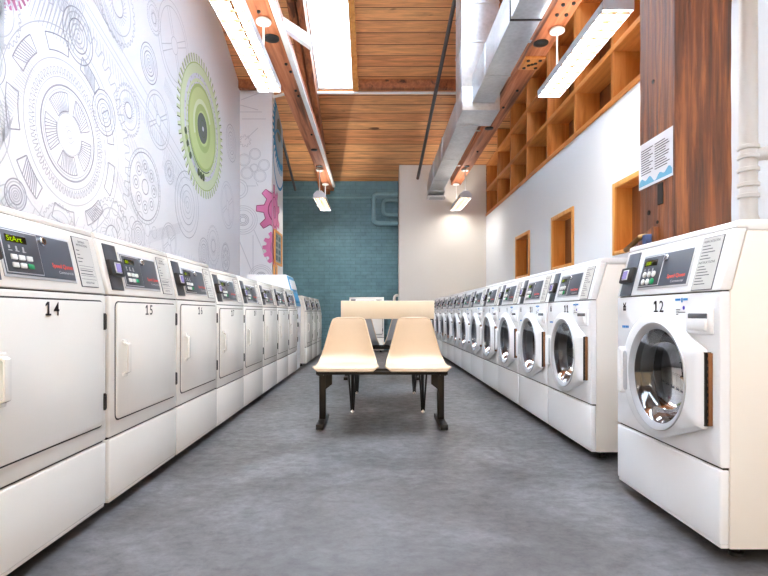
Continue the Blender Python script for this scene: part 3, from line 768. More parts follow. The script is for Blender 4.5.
def zy(y): return 0.775+(313-y)*11.08/530
pipe('wall_pipe', 'larger teal painted pipe loop on the teal wall beside the beige corner', 'pipe', loop(-0.06, zy(223.5), zy(194.5), 0.05), 0.05, M['teal_paint'], 14)
pipe('wall_pipe', 'smaller teal painted pipe loop nested inside the larger loop', 'pipe', loop(0.14, zy(215), zy(200), 0.05), 0.038, M['teal_paint'], 14)
pts = [(0.365, 10.9, 0.0), (0.365, 10.9, 1.07), (0.37, 10.9, 1.10), (0.385, 10.9, 1.125), (0.41, 10.9, 1.135), (0.453, 10.9, 1.135)]
pipe('drain_pipe', 'white bent plastic pipe standing at the edge of the beige wall', 'pipe', pts, 0.028, M['pvc'], 14)
# white vent pipe right of the column
vp = thing('vent_pipe', 'white plastic vent pipe rising behind the nearest washer, right of the column', 'pipe', (2.0, 2.85, 0.6))
mb = MB(); mb.tube([(0, 0, 0), (0, 0, 2.7)], 0.043, M['pvc'], 20); mb.build('pipe', vp)
for z in (0.79, 0.85, 0.93, 1.0, 1.05):
    mb = MB(); mb.lathe([(0.043, z), (0.052, z+0.004), (0.052, z+0.022), (0.043, z+0.026)], M['pvc'], None, 20); mb.build('coupling', vp)
mb = MB(); mb.tube([(0, 0, 1.02), (0.08, -0.01, 1.03), (0.19, -0.02, 1.03)], 0.036, M['pvc'], 16); mb.build('branch', vp)
mb = MB(); mb.prism([(0.03, 0.50), (0.13, 0.50), (0.03, 0.72)], 'y', -0.02, 0.02, M['pvc']); mb.lathe([(0.043, 0.6), (0.06, 0.56), (0.06, 0.5)], M['pvc'], None, 20); mb.build('bracket', vp)

# ------------------------------------------------------------------ hanging fluorescent lights
def lamp(label, x, y0, y1, stems):
    zb = 2.81; yc = (y0+y1)/2; l = (y1-y0)/2
    o = thing('fluorescent_light', label, 'ceiling light', (x, yc, zb), 0, 'hanging fluorescent lights under the beams')
    mb = MB(); w, tw, h = 0.105, 0.045, 0.125; th = 0.004
    for s in (-1, 1):
        prof = [(s*w, 0), (s*w, 0.062), (s*tw, h), (s*(tw-0.008), h), (s*(tw-0.008), h-th), (s*(tw-th*0.5), h-th), (s*(w-th), 0.060), (s*(w-th), 0)]
        mb.prism(prof, 'y', -l, l, M['fixture'])
    for ys in stems: mb.box(-tw, tw, ys-yc-0.03, ys-yc+0.03, h-th, h, M['fixture'])
    end = [(-w, 0), (-w, 0.062), (-tw, h), (tw, h), (w, 0.062), (w, 0)]
    mb.prism(end, 'y', -l-0.004, -l, M['fixture']); mb.prism(end, 'y', l, l+0.004, M['fixture'])
    hs = mb.build('housing', o, smooth=False)  # open top shaped so the tubes also light the ceiling
    for s in (-0.045, 0.045):
        mb = MB(); mb.tube([(s, -l+0.03, 0.04), (s, l-0.03, 0.04)], 0.019, M['tube'], 12); mb.build('tube', o)
    mb = MB(); n = 13
    for k in range(n):
        y = -l+(2*l)*(k+0.5)/n; mb.box(-w+th, w-th, y-0.004, y+0.004, 0.002, 0.020, M['louver'])
    mb.box(-0.0015, 0.0015, -l, l, 0.002, 0.018, M['louver'])
    mb.build('louver', o, smooth=False)
    for ys in stems:
        yy = ys-yc
        mb = MB(); mb.tube([(0, yy, h), (0, yy, 3.335-zb)], 0.009, M['white_paint'], 8); mb.build('stem', o)
        mb = MB(); mb.lathe([(0.0, 3.30-zb), (0.062, 3.30-zb), (0.066, 3.306-zb), (0.066, 3.32-zb), (0.05, 3.335-zb), (0, 3.335-zb)], M['white_paint'], Tr(0, yy, 0), 24); mb.build('canopy', o)
    return o
lamp('near fluorescent light hanging under the left beam beside the mural', -0.985, 3.28, 4.88, (4.62, 3.55))
lamp('far fluorescent light hanging under the left beam before the teal wall', -1.01, 9.35, 10.55, (9.42, 10.47))
lamp('near fluorescent light hanging under the right beam before the cubbyholes', 1.625, 3.56, 5.00, (4.77, 3.78))
lamp('far fluorescent light hanging under the right beam before the beige wall', 1.575, 9.35, 10.55, (9.42, 10.47))
lamp('fluorescent light hanging behind the viewpoint under the left beam', -0.985, -1.9, -0.7, (-1.7, -0.9))
lamp('fluorescent light hanging behind the viewpoint under the right beam', 1.6, -1.9, -0.7, (-1.7, -0.9))

# ------------------------------------------------------------------ laundry machines
SB, SD, SHH = 0.846, 0.05, 0.194

def number_mesh(num, hgt=0.043):
    mb = MB(); x = 0.0
    for ch in str(num):
        if ch == '1':
            mb.box(x+0.011, x+0.0185, -0.0012, 0, 0, hgt, M['ink']); mb.box(x+0.001, x+0.028, -0.0012, 0, 0, 0.006, M['ink'])
            mb.prism([(x+0.001, hgt-0.014), (x+0.001, hgt-0.007), (x+0.010, hgt), (x+0.010, hgt-0.008)], 'y', -0.0012, 0, M['ink'])
        else: mb.text(ch, M['ink'], Tr(x, 0, 0), height=hgt, width=0.029, bold=0.008, depth=0.0012)
        x += 0.041
    return mb, x-0.0115

_nums = {}
def number_data(num, kind):
    k = (num, kind)
    if k not in _nums:
        mb, w = number_mesh(num)
        T = Tr(-w/2-0.004, -0.0075 if kind == 'dryer' else -0.0008, 0.767 if kind == 'dryer' else 0.778)
        mb.bm.transform(T)
        me = bpy.data.meshes.new('door_number' if kind == 'dryer' else 'machine_number')
        mb.bm.to_mesh(me); mb.bm.free()
        for m in mb.mats: me.materials.append(m)
        _nums[k] = me
    return _nums[k]

def arc_rect(x0, x1, z0, z1, r, n=5):
    pts = []
    for cx, cz, a in ((x1-r, z1-r, 0), (x0+r, z1-r, PI/2), (x0+r, z0+r, PI), (x1-r, z0+r, 3*PI/2)):
        for k in range(n+1): t = a+PI/2*k/n; pts.append((cx+r*math.cos(t), cz+r*math.sin(t)))
    return pts

def make_machine(kind, W, H):
    washer = kind == 'washer'
    SHH = H-0.026-SB; sl = math.hypot(SD, SHH)
    SLP = Matrix(((1, 0, 0, 0), (0, SHH/sl, SD/sl, 0), (0, -SD/sl, SHH/sl, SB), (0, 0, 0, 1))) @ Tr(0, 0, 0 if washer else 0.018)
    o = thing('washing_machine' if washer else 'tumble_dryer', '', 'washing machine' if washer else 'dryer')
    h = W/2; face = M['enamel'] if washer else M['enamel_warm_lit']; side = M['side'] if washer else M['enamel_warm_lit']
    # cabinet: open-fronted shell
    mb = MB(); y0, y1, ztop = 0.016, 0.70, H-0.035
    for s in (-1, 1):
        x0, x1 = sorted((s*h, s*(h-0.012)))
        mb.prism([(0.031, 0.043), (y1, 0.043), (y1, ztop), (SD+0.0365, ztop), (0.0365, 0.848), (0.031, 0.848)], 'x', x0, x1, side, 0.002)
    mb.box(-h+0.012, h-0.012, y1-0.012, y1, 0.043, ztop, side); mb.box(-h+0.012, h-0.012, 0.03, y1-0.012, 0.043, 0.055, side)
    mb.box(-h+0.012, h-0.012, 0.09, y1-0.012, ztop-0.012, ztop, side)
    mb.box(-h+0.012, h-0.012, 0.035, 0.045, 0.05, 0.30, M['seam'])
    if not washer: mb.box(-h+0.012, h-0.012, 0.035, 0.045, 0.30, 0.84, M['seam'])
    cab = mb.build('cabinet', o)
    mb = MB(); mb.box(-h+0.004, h-0.004, 0.005, 0.03, 0.043, 0.057, face, 0.003); mb.build('kick_plate', o)
    mb = MB(); mb.box(-h, h, 0.0, 0.03, 0.056, 0.288, face, 0.007, seg=3); mb.build('lower_panel', o)
    # door panel
    mb = MB(); gx, gz = 0.045, 0.545
    if washer:
        z0, z1 = 0.295, 0.842; R = 0.185
        ang = sorted([2*PI*k/72 for k in range(72)]+[math.atan2(z-gz, x-gx) % (2*PI) for x in (-h, h) for z in (z0, z1)])
        def rect(t, ins):
            c, s = math.cos(t), math.sin(t); q = 1e9
            if c > 1e-9: q = min(q, (h-ins-gx)/c)
            if c < -1e-9: q = min(q, (-h+ins-gx)/c)
            if s > 1e-9: q = min(q, (z1-ins-gz)/s)
            if s < -1e-9: q = min(q, (z0+ins-gz)/s)
            return gx+q*c, gz+q*s
        lo = []
        for y, ins in ((0.03, 0), (0.007, 0), (0.002, 0.002), (0.0, 0.007)): lo.append([(rect(t, ins)[0], y, rect(t, ins)[1]) for t in ang])
        lo.append([(gx+R*math.cos(t), 0, gz+R*math.sin(t)) for t in ang]); lo.append([(gx+R*math.cos(t), 0.05, gz+R*math.sin(t)) for t in ang])
        mb.rings(lo, face)
    else:
        mb.box(-h, h, 0.0, 0.03, 0.295, 0.842, face, 0.007, seg=3)
    mb.build('front_panel', o)
    # sloping console and lid
    mb = MB()
    mb.prism([(0.0, SB), (SD, SB+SHH), (SD+0.035, SB+SHH), (0.035, SB)], 'x', -h, h, face, 0.005, seg=3); mb.build('console', o)
    mb = MB()
    mb.prism([(SD+0.001, H-0.025), (SD+0.006, H-0.006), (SD+0.02, H), (0.70, H), (0.70, H-0.034), (SD+0.037, H-0.034), (SD+0.037, H-0.025)], 'x', -h, h, face, 0.003, seg=2); mb.build('lid', o)
    mb = MB()
    mb.box(-h+0.004, h-0.004, 0.012, 0.03, 0.836, SB+0.003, M['seam']); mb.build('upper_seam', o)
    mb = MB(); mb.box(-h+0.004, h-0.004, 0.012, 0.03, 0.286, 0.299, M['seam']); mb.build('lower_seam', o)
    for sx in (-1, 1):
        for y in (0.09, 0.62):
            mb = MB(); mb.lathe([(0.022, 0), (0.022, 0.012), (0.01, 0.014), (0.01, 0.05)], M['black'], Tr(sx*(h-0.06), y, 0), 12, cap0=True); mb.build('foot', o)
    # control panel
    a, b, v0, v1 = (-0.175, 0.16, 0.031, 0.160) if washer else (-0.19, 0.15, 0.022, 0.158)
    mb = MB(); mb.box(a-0.008, b+0.008, -0.003, 0.002, v0-0.008, v1+0.008, M['silver'], 0.0015, SLP); mb.box(a, b, -0.0045, 0, v0, v1, M['slate'], 0.001, SLP)
    cp = mb.build('control_panel', o)
    mb = MB(); mb.box(a+0.003, -0.022, -0.0056, -0.003, v0+0.004, v1-0.003, M['silver'], 0.0008, SLP); mb.box(a+0.006, -0.025, -0.0066, -0.003, v0+0.007, v1-0.006, M['slate2'], 0.0008, SLP)
    for k in range(3):
        mb.box(a+0.026+0.03*k, a+0.033+0.03*k, -0.0072, 0, 0.098-0.004*k, 0.107, M['bezel'], 0, SLP); mb.box(a+0.024+0.03*k, a+0.040+0.03*k, -0.0072, 0, 0.091, 0.0935, M['bezel'], 0, SLP)
    mb.build('keypad', cp)
    mb = MB(); mb.box(a+0.02, a+0.112, -0.0075, -0.004, 0.117, 0.140, M['display'], 0.001, SLP); mb.text('00' if not washer else '300', M['led'], SLP @ Tr(a+0.028, -0.0078, 0.121), height=0.014, width=0.026 if not washer else 0.04, bold=0.01)
    mb.build('display', cp)
    for r in range(2):
        for k in range(3):
            mb = MB(); m = M['green_key'] if (r == 0 and k == 2) else M['key']
            x = a+0.035+0.034*k
            if washer: mb.lathe([(0.012, -0.002), (0.012, 0.004), (0.009, 0.006), (0, 0.006)], m, SLP @ Tr(x+0.004, -0.006, 0.052+0.030*r) @ Matrix.Rotation(PI/2, 4, 'X'), 14)
            else: mb.box(x-0.008, x+0.018, -0.011, -0.005, 0.041+0.024*r, 0.057+0.024*r, m, 0.003, SLP)
            k2 = mb.build('key', cp)
            if m is M['green_key']: k2['label'] = 'green start key'
    mb = MB(); mb.lathe([(0.0135, 0), (0.0135, 0.007), (0.011, 0.010), (0, 0.010)], M['chrome'], SLP @ Tr(0.0, -0.004, 0.138) @ Matrix.Rotation(PI/2, 4, 'X'), 20); mb.box(-0.002, 0.002, -0.0146, -0.013, 0.13, 0.144, M['black'], 0, SLP); mb.build('coin_lock', cp)
    mb = MB(); mb.text('Speed Queen', M['red'], SLP @ Tr(0.03, -0.0047, 0.054), height=0.019, width=0.115, bold=0.02); mb.text('Commercial', M['white_print'], SLP @ Tr(0.06, -0.0047, 0.040), height=0.0095, width=0.08, bold=0.005); mb.build('logo', cp, smooth=False)
    # card reader
    mb = MB(); mb.box(-h+0.028, -h+0.125, -0.004, 0.002, 0.002, 0.188, M['slate'] if washer else M['slate2'], 0.001, SLP); cr = mb.build('card_reader', o)
    mb = MB(); mb.box(-h+0.022, -h+0.128, -0.021, -0.003, 0.055, 0.122, M['black'], 0.006, SLP); rd = mb.build('reader_body', cr)
    mb = MB(); mb.box(-h+0.052, -h+0.098, -0.024, -0.020, 0.066, 0.109, M['silver'], 0.001, SLP); mb.box(-h+0.056, -h+0.094, -0.0255, -0.023, 0.070, 0.105, M['screen'], 0.0008, SLP); mb.build('screen', cr)
    # instruction label
    l0, l1 = (h-0.152, h-0.042) if washer else (h-0.156, h-0.046)
    mb = MB(); mb.box(l0, l1, -0.0024, 0.002, 0.004, 0.186, M['label_ink'], 0.0006, SLP); mb.box(l0+0.0022, l1-0.0022, -0.003, 0.0, 0.0062, 0.1838, M['label'], 0.0006, SLP)
    if washer:
        for j, v in enumerate((0.166, 0.094)): mb.text('WASHING INSTRUCTIONS' if j == 0 else 'INSTRUCTIONS', M['ink'], SLP @ Tr(l0+0.010, -0.0032, v), height=0.008, width=0.085, bold=0.01)
        rows = [(0.154-0.011*k, 0.04+0.03*((k*7) % 3)/2) for k in range(5)]+[(0.083-0.010*k, 0.035+0.035*((k*5) % 4)/3) for k in range(7)]
    else:
        mb.text('DRYING', M['ink'], SLP @ Tr(l0+0.032, -0.0032, 0.165), height=0.008, width=0.042, bold=0.015); mb.text('INSTRUCTIONS', M['ink'], SLP @ Tr(l0+0.018, -0.0032, 0.153), height=0.008, width=0.07, bold=0.015)
        rows = [(0.135, .02), (0.12, .02), (0.107, .035), (0.094, .025), (0.062, .08), (0.050, .08)]
        for v in (0.080, 0.070, 0.044, 0.032): mb.box(l0+0.008, l1-0.008, -0.0034, -0.002, v, v+0.0012, M['label_ink'], 0, SLP)
        mb.text('INSTRUCTIONS', M['ink'], SLP @ Tr(l0+0.028, -0.0032, 0.016), height=0.007, width=0.055, bold=0.01)
    for v, wd in rows: mb.box(l0+0.010, l0+0.010+wd, -0.0034, -0.002, v, v+0.003, M['label_ink'], 0, SLP)
    mb.build('instruction_label', o, smooth=False)
    if washer:
        # door: round on the left, drawn out to a straight hinge edge on the right
        cx, R = gx-0.05, 0.232
        P_ = [(cx+R*math.cos(2*PI*k/90), gz+R*math.sin(2*PI*k/90)) for k in range(90)]+[(gx+0.255, gz+0.115), (gx+0.262, gz+0.10), (gx+0.262, gz-0.125), (gx+0.255, gz-0.14)]
        P_ = sorted(set(P_))
        def half(pts):
            out = []
            for p in pts:
                while len(out) > 1 and (out[-1][0]-out[-2][0])*(p[1]-out[-2][1])-(out[-1][1]-out[-2][1])*(p[0]-out[-2][0]) <= 0: out.pop()
                out.append(p)
            return out
        hull = half(P_)[:-1]+half(P_[::-1])[:-1]
        def ray(t):
            d = (math.cos(t), math.sin(t)); best = 0
            for i in range(len(hull)):
                p, q = hull[i], hull[(i+1) % len(hull)]
                ex, ey = q[0]-p[0], q[1]-p[1]; det = d[0]*ey-d[1]*ex
                if abs(det) < 1e-12: continue
                s = ((p[0]-gx)*ey-(p[1]-gz)*ex)/det; u = ((p[0]-gx)*d[1]-(p[1]-gz)*d[0])/det
                if s > 0 and -1e-6 <= u <= 1+1e-6: best = max(best, s)
            return best
        ang = sorted([2*PI*k/96 for k in range(96)]+[math.atan2(z, x) % (2*PI) for x, z in ((0.262, 0.10), (0.255, 0.115), (0.262, -0.125), (0.255, -0.14))])
        rad = [ray(t) for t in ang]
        def loopy(y, ins): return [(gx+(r-ins)*math.cos(t), y, gz+(r-ins)*math.sin(t)) for r, t in zip(rad, ang)]
        def circ(y, r): return [(gx+r*math.cos(t), y, gz+r*math.sin(t)) for t in ang]
        mb = MB(); mb.rings([circ(-0.004, 0.185), loopy(-0.004, 0.012), loopy(-0.010, 0.0), loopy(-0.020, 0.0), loopy(-0.034, 0.014), loopy(-0.040, 0.03), circ(-0.042, 0.197), circ(-0.036, 0.193)], face)
        dr = mb.build('door', o, angle=25)
        mb = MB(); mb.rings([circ(-0.041, 0.198), circ(-0.046, 0.196), circ(-0.046, 0.190), circ(-0.034, 0.172), circ(-0.01, 0.171)], M['bezel']); mb.build('door_ring', dr)
        mb = MB(); mb.rings([circ(-0.033, 0.1725), circ(-0.022, 0.166), circ(0.005, 0.157), circ(0.04, 0.140), circ(0.065, 0.105), circ(0.08, 0.05)], M['doorglass'], cap=True); mb.build('door_glass', dr)
        mb = MB()
        mb.prism(arc_rect(cx-0.198, cx-0.166, gz-0.085, gz+0.075, 0.014), 'y', -0.0435, -0.03, M['bezel'], 0.002)
        mb.prism(arc_rect(cx-0.228, cx-0.196, gz-0.10, gz+0.09, 0.014), 'y', -0.055, -0.012, face, 0.006)
        mb.build('door_handle', dr)
        mb = MB(); x = gx+0.259
        mb.box(x, x+0.005, -0.022, -0.001, gz-0.13, gz+0.105, M['black']); mb.box(x+0.006, x+0.013, -0.014, -0.001, gz-0.128, gz+0.103, M['bronze'], 0.001)
        for k in range(11): z = gz-0.118+0.0208*k; mb.box(x+0.007, x+0.011, -0.0148, -0.015, z, z+0.011, M['seam'])
        mb.build('hinge', dr)
        mb = MB(); T = Tr(gx, 0, gz) @ Matrix.Rotation(-PI/2, 4, 'X')
        mb.lathe([(0.183, 0.05), (0.20, 0.055), (0.20, 0.09), (0.215, 0.095)], M['rubber'], T, 48); mb.lathe([(0.215, 0.095), (0.245, 0.11), (0.245, 0.42), (0.22, 0.44), (0, 0.44)], M['drum'], T, 48)
        for k in range(3):
            t = 0.4+2*PI*k/3; mb.tube([(0.22*math.cos(t), 0.22*math.sin(t), 0.12), (0.215*math.cos(t), 0.215*math.sin(t), 0.42)], 0.035, M['drum'], 10, T=T)
        mb.build('drum', o)
        mb = MB(); mb.box(0.188, 0.322, -0.012, 0.004, 0.705, 0.795, face, 0.008, seg=3); dd = mb.build('dispenser_drawer', o)
        mb = MB(); mb.box(0.205, 0.305, -0.016, -0.008, 0.757, 0.774, M['slot'], 0.003); mb.box(0.203, 0.307, -0.022, -0.008, 0.718, 0.757, face, 0.006); mb.build('drawer_pull', dd)
        mb = MB(); mb.box(0.105, 0.137, -0.0008, 0, 0.818, 0.826, M['blue_print']); mb.box(0.142, 0.150, -0.0008, 0, 0.812, 0.828, M['blue_print']); mb.box(0.154, 0.18, -0.0008, 0, 0.818, 0.826, M['blue_print'])
        for k in range(3): mb.box(0.11, 0.135-0.006*k, -0.0008, 0, 0.785-0.008*k, 0.788-0.008*k, M['label_ink'])
        mb.box(0.125, 0.165, -0.0008, 0, 0.776, 0.779, M['label_ink']); mb.lathe([(0.007, 0), (0, 0)], M['violet_print'], Tr(0.158, -0.001, 0.793) @ Matrix.Rotation(PI/2, 4, 'X'), 12)
        mb.build('sticker', o, smooth=False)
        mb = MB(); mb.text('EK', M['ink'], Tr(-0.265, -0.0008, 0.785) @ Matrix.Rotation(-PI/2, 4, 'Y'), height=0.026, width=0.038, bold=0.06)
        for k in range(4): mb.box(-0.300+0.015*k, -0.289+0.015*k, -0.0008, 0, 0.712, 0.722, M['blue_print'])
        mb.build('size_mark', o, smooth=False)
    else:
        d0, d1, z0, z1 = -h+0.045, h-0.03, 0.357, 0.817
        mb = MB(); mb.prism(arc_rect(d0-0.005, d1+0.005, z0-0.006, z1+0.005, 0.026), 'y', -0.0015, 0.003, M['seam']); mb.build('door_shadow_gap', o)  # dark sheet standing in for the shadow line round the door
        mb = MB(); mb.prism(arc_rect(d0, d1, z0, z1, 0.022), 'y', -0.007, 0.002, face, 0.003); dr = mb.build('door', o)
        mb = MB(); x = d0+0.042
        mb.box(x, x+0.036, -0.014, -0.005, 0.652, 0.668, face, 0.003); mb.box(x, x+0.036, -0.014, -0.005, 0.520, 0.536, face, 0.003)
        mb.prism([(-0.008, 0.527), (-0.030, 0.537), (-0.030, 0.651), (-0.008, 0.661), (-0.008, 0.652), (-0.023, 0.644), (-0.023, 0.544), (-0.008, 0.536)], 'x', x+0.006, x+0.032, face, 0.002)
        mb.build('door_handle', dr)
        for z in (0.412, 0.712):
            mb = MB(); mb.tube([(d1+0.004, -0.006, z), (d1+0.004, -0.006, z+0.062)], 0.007, M['black'], 8); mb.box(d1-0.002, d1+0.012, -0.012, 0, z+0.004, z+0.058, M['black']); mb.build('hinge', dr)
    n = bpy.data.objects.new('number_mark', number_data(12 if washer else 14, kind)); COL.objects.link(n); n.parent = o
    return o

def ordinal(k): return ['first', 'second', 'third', 'fourth', 'fifth', 'sixth', 'seventh', 'eighth', 'ninth', 'tenth', 'eleventh', 'twelfth'][k-1]
def set_number(o, num, kind):
    for ch in o.children:
        if ch.name.startswith('number_mark'): ch.data = number_data(num, kind)

def start_display():
    SHH = 1.088-0.026-SB; sl = math.hypot(SD, SHH); a = -0.19
    T = Matrix(((1, 0, 0, 0), (0, SHH/sl, SD/sl, 0), (0, -SD/sl, SHH/sl, SB), (0, 0, 0, 1))) @ Tr(0, 0, 0.018)
    mb = MB(); mb.box(a+0.02, a+0.112, -0.0075, -0.004, 0.117, 0.140, M['display'], 0.001, T); mb.text('StArt', M['led'], T @ Tr(a+0.024, -0.0078, 0.120), height=0.016, width=0.066, bold=0.01)
    me = bpy.data.meshes.new('display'); mb.bm.to_mesh(me); mb.bm.free()
    for m in mb.mats: me.materials.append(m)
    return me
GD, GW, GF = 'dryers in the left row', 'front-load washers in the right row', 'machines in the short row at the back left'
dp = make_machine('dryer', 0.682, 1.088)
wp = make_machine('washer', 0.70, 1.066)
XLm, XRm = -1.025, 1.125
dl = {14: 'nearest white dryer on the left, numbered 14, its green display reading start', 15: 'white dryer numbered 15 standing second in the left row', 16: 'white dryer numbered 16 standing third in the left row',
      17: 'white dryer numbered 17 standing fourth in the left row', 18: 'white dryer numbered 18 standing fifth in the left row',
      19: 'sixth white dryer in the left row, third from its far end', 20: 'seventh white dryer in the left row, next to its last', 21: 'last white dryer at the far end of the left row, beside the vending cabinet'}
for k in range(8):
    o = dp if k == 0 else copy_tree(dp)
    o.location = (XLm, 2.03-0.345+0.69*k, 0); o.rotation_euler.z = PI/2
    set_number(o, 14+k, 'dryer'); tag(o, dl[14+k], 'dryer', GD)
    if k > 2: o.scale.z = 0.982
for c in dp.children:
    for d in c.children:
        if d.name.startswith('display'): d.data = start_display()
dp.location.x = XLm; dp.location.y = 1.668
for k in range(3):
    o = copy_tree(dp); o.scale = (1, 1, 0.945); o.location = (-1.014, 7.70+0.345+0.69*k, 0); o.rotation_euler.z = PI/2
    set_number(o, 22+k, 'dryer')
    tag(o, ['white machine at the near end of the short row by the teal wall', 'middle white machine of the short row at the back left', 'farthest white machine of the short row, against the teal wall'][k], 'dryer', GF)
wp.location = (1.063, 1.99, 0); wp.rotation_euler.z = -PI/2
tag(wp, 'big white front-load washer numbered 12 standing apart at the right edge', 'washing machine', GW)
for k in range(11):
    o = copy_tree(wp); o.location = (XRm, 2.78+0.355+0.71*k, 0); o.rotation_euler.z = -PI/2
    num = 11-k; set_number(o, num, 'washer')
    if k == 0: lab = 'white front-load washer numbered 11 at the near end of the long row, beyond the column'
    elif k == 1: lab = 'white front-load washer numbered 10, second in the long right row'
    elif k == 10: lab = 'farthest front-load washer of the long right row, next to the beige wall'
    else: lab = 'white front-load washer numbered %d, %s from the near end of the long row' % (num, ordinal(k+1))
    tag(o, lab, 'washing machine', GW)
o = copy_tree(dp); o.location = (-0.195, 10.42, 0); o.rotation_euler.z = 0
set_number(o, 25, 'dryer'); tag(o, 'lone white machine against the teal wall, behind the folding table', 'dryer')
del o['group']

# vending cabinet at the end of the dryer row
ve = thing('vending_cabinet', 'white cabinet with a sloping blue front at the end of the dryer row', 'vending machine', (-1.4, 7.22, 0))
mb = MB(); mb.prism([(-0.3, 0), (0.32, 0), (0.335, 0.85), (0.215, 1.28), (-0.3, 1.28)], 'y', -0.26, 0.26, M['white_paint'], 0.012); mb.build('cabinet', ve)
mb = MB(); ang = math.atan2(0.12, 0.43)
T = Tr(0.335, 0, 0.85) @ Matrix.Rotation(-ang, 4, 'Y')
mb.box(-0.002, 0.008, -0.25, 0.25, 0.02, 0.43, M['cyan'], 0.003, T); fp = mb.build('front_panel', ve)
mb = MB(); mb.box(0.008, 0.02, -0.2, 0.2, 0.25, 0.38, M['white_paint'], 0.004, T); mb.box(0.008, 0.014, -0.2, 0.2, 0.06, 0.2, M['m_blue'], 0.003, T); mb.build('graphic', fp)
mb = MB(); mb.lathe([(0.03, 0), (0.03, 0.03), (0, 0.03)], M['black'], Tr(0.328, -0.15, 0.62) @ Matrix.Rotation(PI/2, 4, 'Y'), 16); mb.build('knob', ve)

# framed boards on the pier
fr = thing('framed_poster', 'wood framed poster of small pictures on the side of the pier', 'poster', (PX+0.014, 9.12, 1.60))
mb = MB()
for y0, y1, z0, z1 in ((-0.33, -0.29, 0, 0.57), (0.29, 0.33, 0, 0.57), (-0.29, 0.29, 0, 0.035), (-0.29, 0.29, 0.535, 0.57)): mb.box(0.0, 0.03, y0, y1, z0, z1, M['poster_frame'], 0.003)
mb.build('frame', fr)
mb = MB(); mb.box(0, 0.012, -0.29, 0.29, 0.035, 0.535, M['photo_bg'])
for r in range(4):
    for k in range(2): mb.box(0.011, 0.0135, -0.22+0.26*k, -0.04+0.26*k, 0.07+0.115*r, 0.15+0.115*r, M['photo'])
mb.build('print', fr, smooth=False)
fr = thing('framed_notice', 'narrow wood framed notice below the poster on the pier', 'notice', (PX+0.014, 8.86, 1.18))
mb = MB()
for y0, y1, z0, z1 in ((-0.12, -0.06, 0, 0.40), (0.09, 0.12, 0, 0.40), (-0.06, 0.09, 0, 0.03), (-0.06, 0.09, 0.37, 0.40)): mb.box(0.0, 0.03, y0, y1, z0, z1, M['poster_frame'], 0.003)
mb.build('frame', fr)
mb = MB(); mb.box(0, 0.012, -0.06, 0.09, 0.03, 0.37, M['photo_bg']); mb.box(0.011, 0.0135, -0.03, 0.06, 0.2, 0.33, M['photo']); mb.build('print', fr, smooth=False)

# ------------------------------------------------------------------ benches and table
def cr(pts, t):
    n = len(pts)-1; x = t*n; i = min(int(x), n-1); f = x-i
    p = [pts[max(i-1, 0)], pts[i], pts[i+1], pts[min(i+2, n)]]
    return tuple(0.5*((2*b)+(-a+c)*f+(2*a-5*b+4*c-d)*f*f+(-a+3*b-3*c+d)*f**3) for a, b, c, d in zip(*p))
def shell(cx, mat, back):
    key = [(-0.212, 0.392, 0.176), (-0.206, 0.411, 0.196), (-0.15, 0.412, 0.209), (0.0, 0.400, 0.206), (0.10, 0.404, 0.199), (0.165, 0.446, 0.187),
           (0.195, 0.520, 0.166), (0.218, 0.613, 0.142), (0.239, 0.700, 0.119), (0.246, 0.726, 0.105), (0.249, 0.738, 0.074)]
    nt, nu = 44, 18
    mb = MB()
    def pt(i, j, off):
        t = i/nt; y, z, w = cr(key, t); w *= 1.035; y2, z2, _ = cr(key, min(1, t+0.01)); y1, z1, _ = cr(key, max(0, t-0.01))
        ty, tz = y2-y1, z2-z1; l = math.hypot(ty, tz) or 1; ny, nz = -tz/l, ty/l      # towards the sitter
        u = -1+2*j/nu; k = min(1, max(0, (t-0.2)/0.3)); lift = 0.004+0.020*k*k*(3-2*k)*abs(u)**2.4*min(1, 0.1+(1-t)*4)
        d = lift-off
        return (cx+u*w, y+ny*d, z+nz*d)
    for off, m, flip in ((0.0, mat, False), (0.008, back, True)):
        t = bmesh.new(); g = [[t.verts.new(pt(i, j, off)) for j in range(nu+1)] for i in range(nt+1)]
        for i in range(nt):
            for j in range(nu):
                q = (g[i][j], g[i][j+1], g[i+1][j+1], g[i+1][j]); t.faces.new(q if not flip else q[::-1])
        mb.merge(t, m)
    edge = [(i, 0) for i in range(nt+1)]+[(nt, j) for j in range(1, nu+1)]+[(i, nu) for i in range(nt-1, -1, -1)]+[(0, j) for j in range(nu-1, 0, -1)]
    mb.rings([[pt(i, j, 0) for i, j in edge], [pt(i, j, 0.008) for i, j in edge]], mat)
    mb.tube([pt(i, j, 0.004) for i, j in edge], 0.0065, mat, 6, closed=True)
    return mb
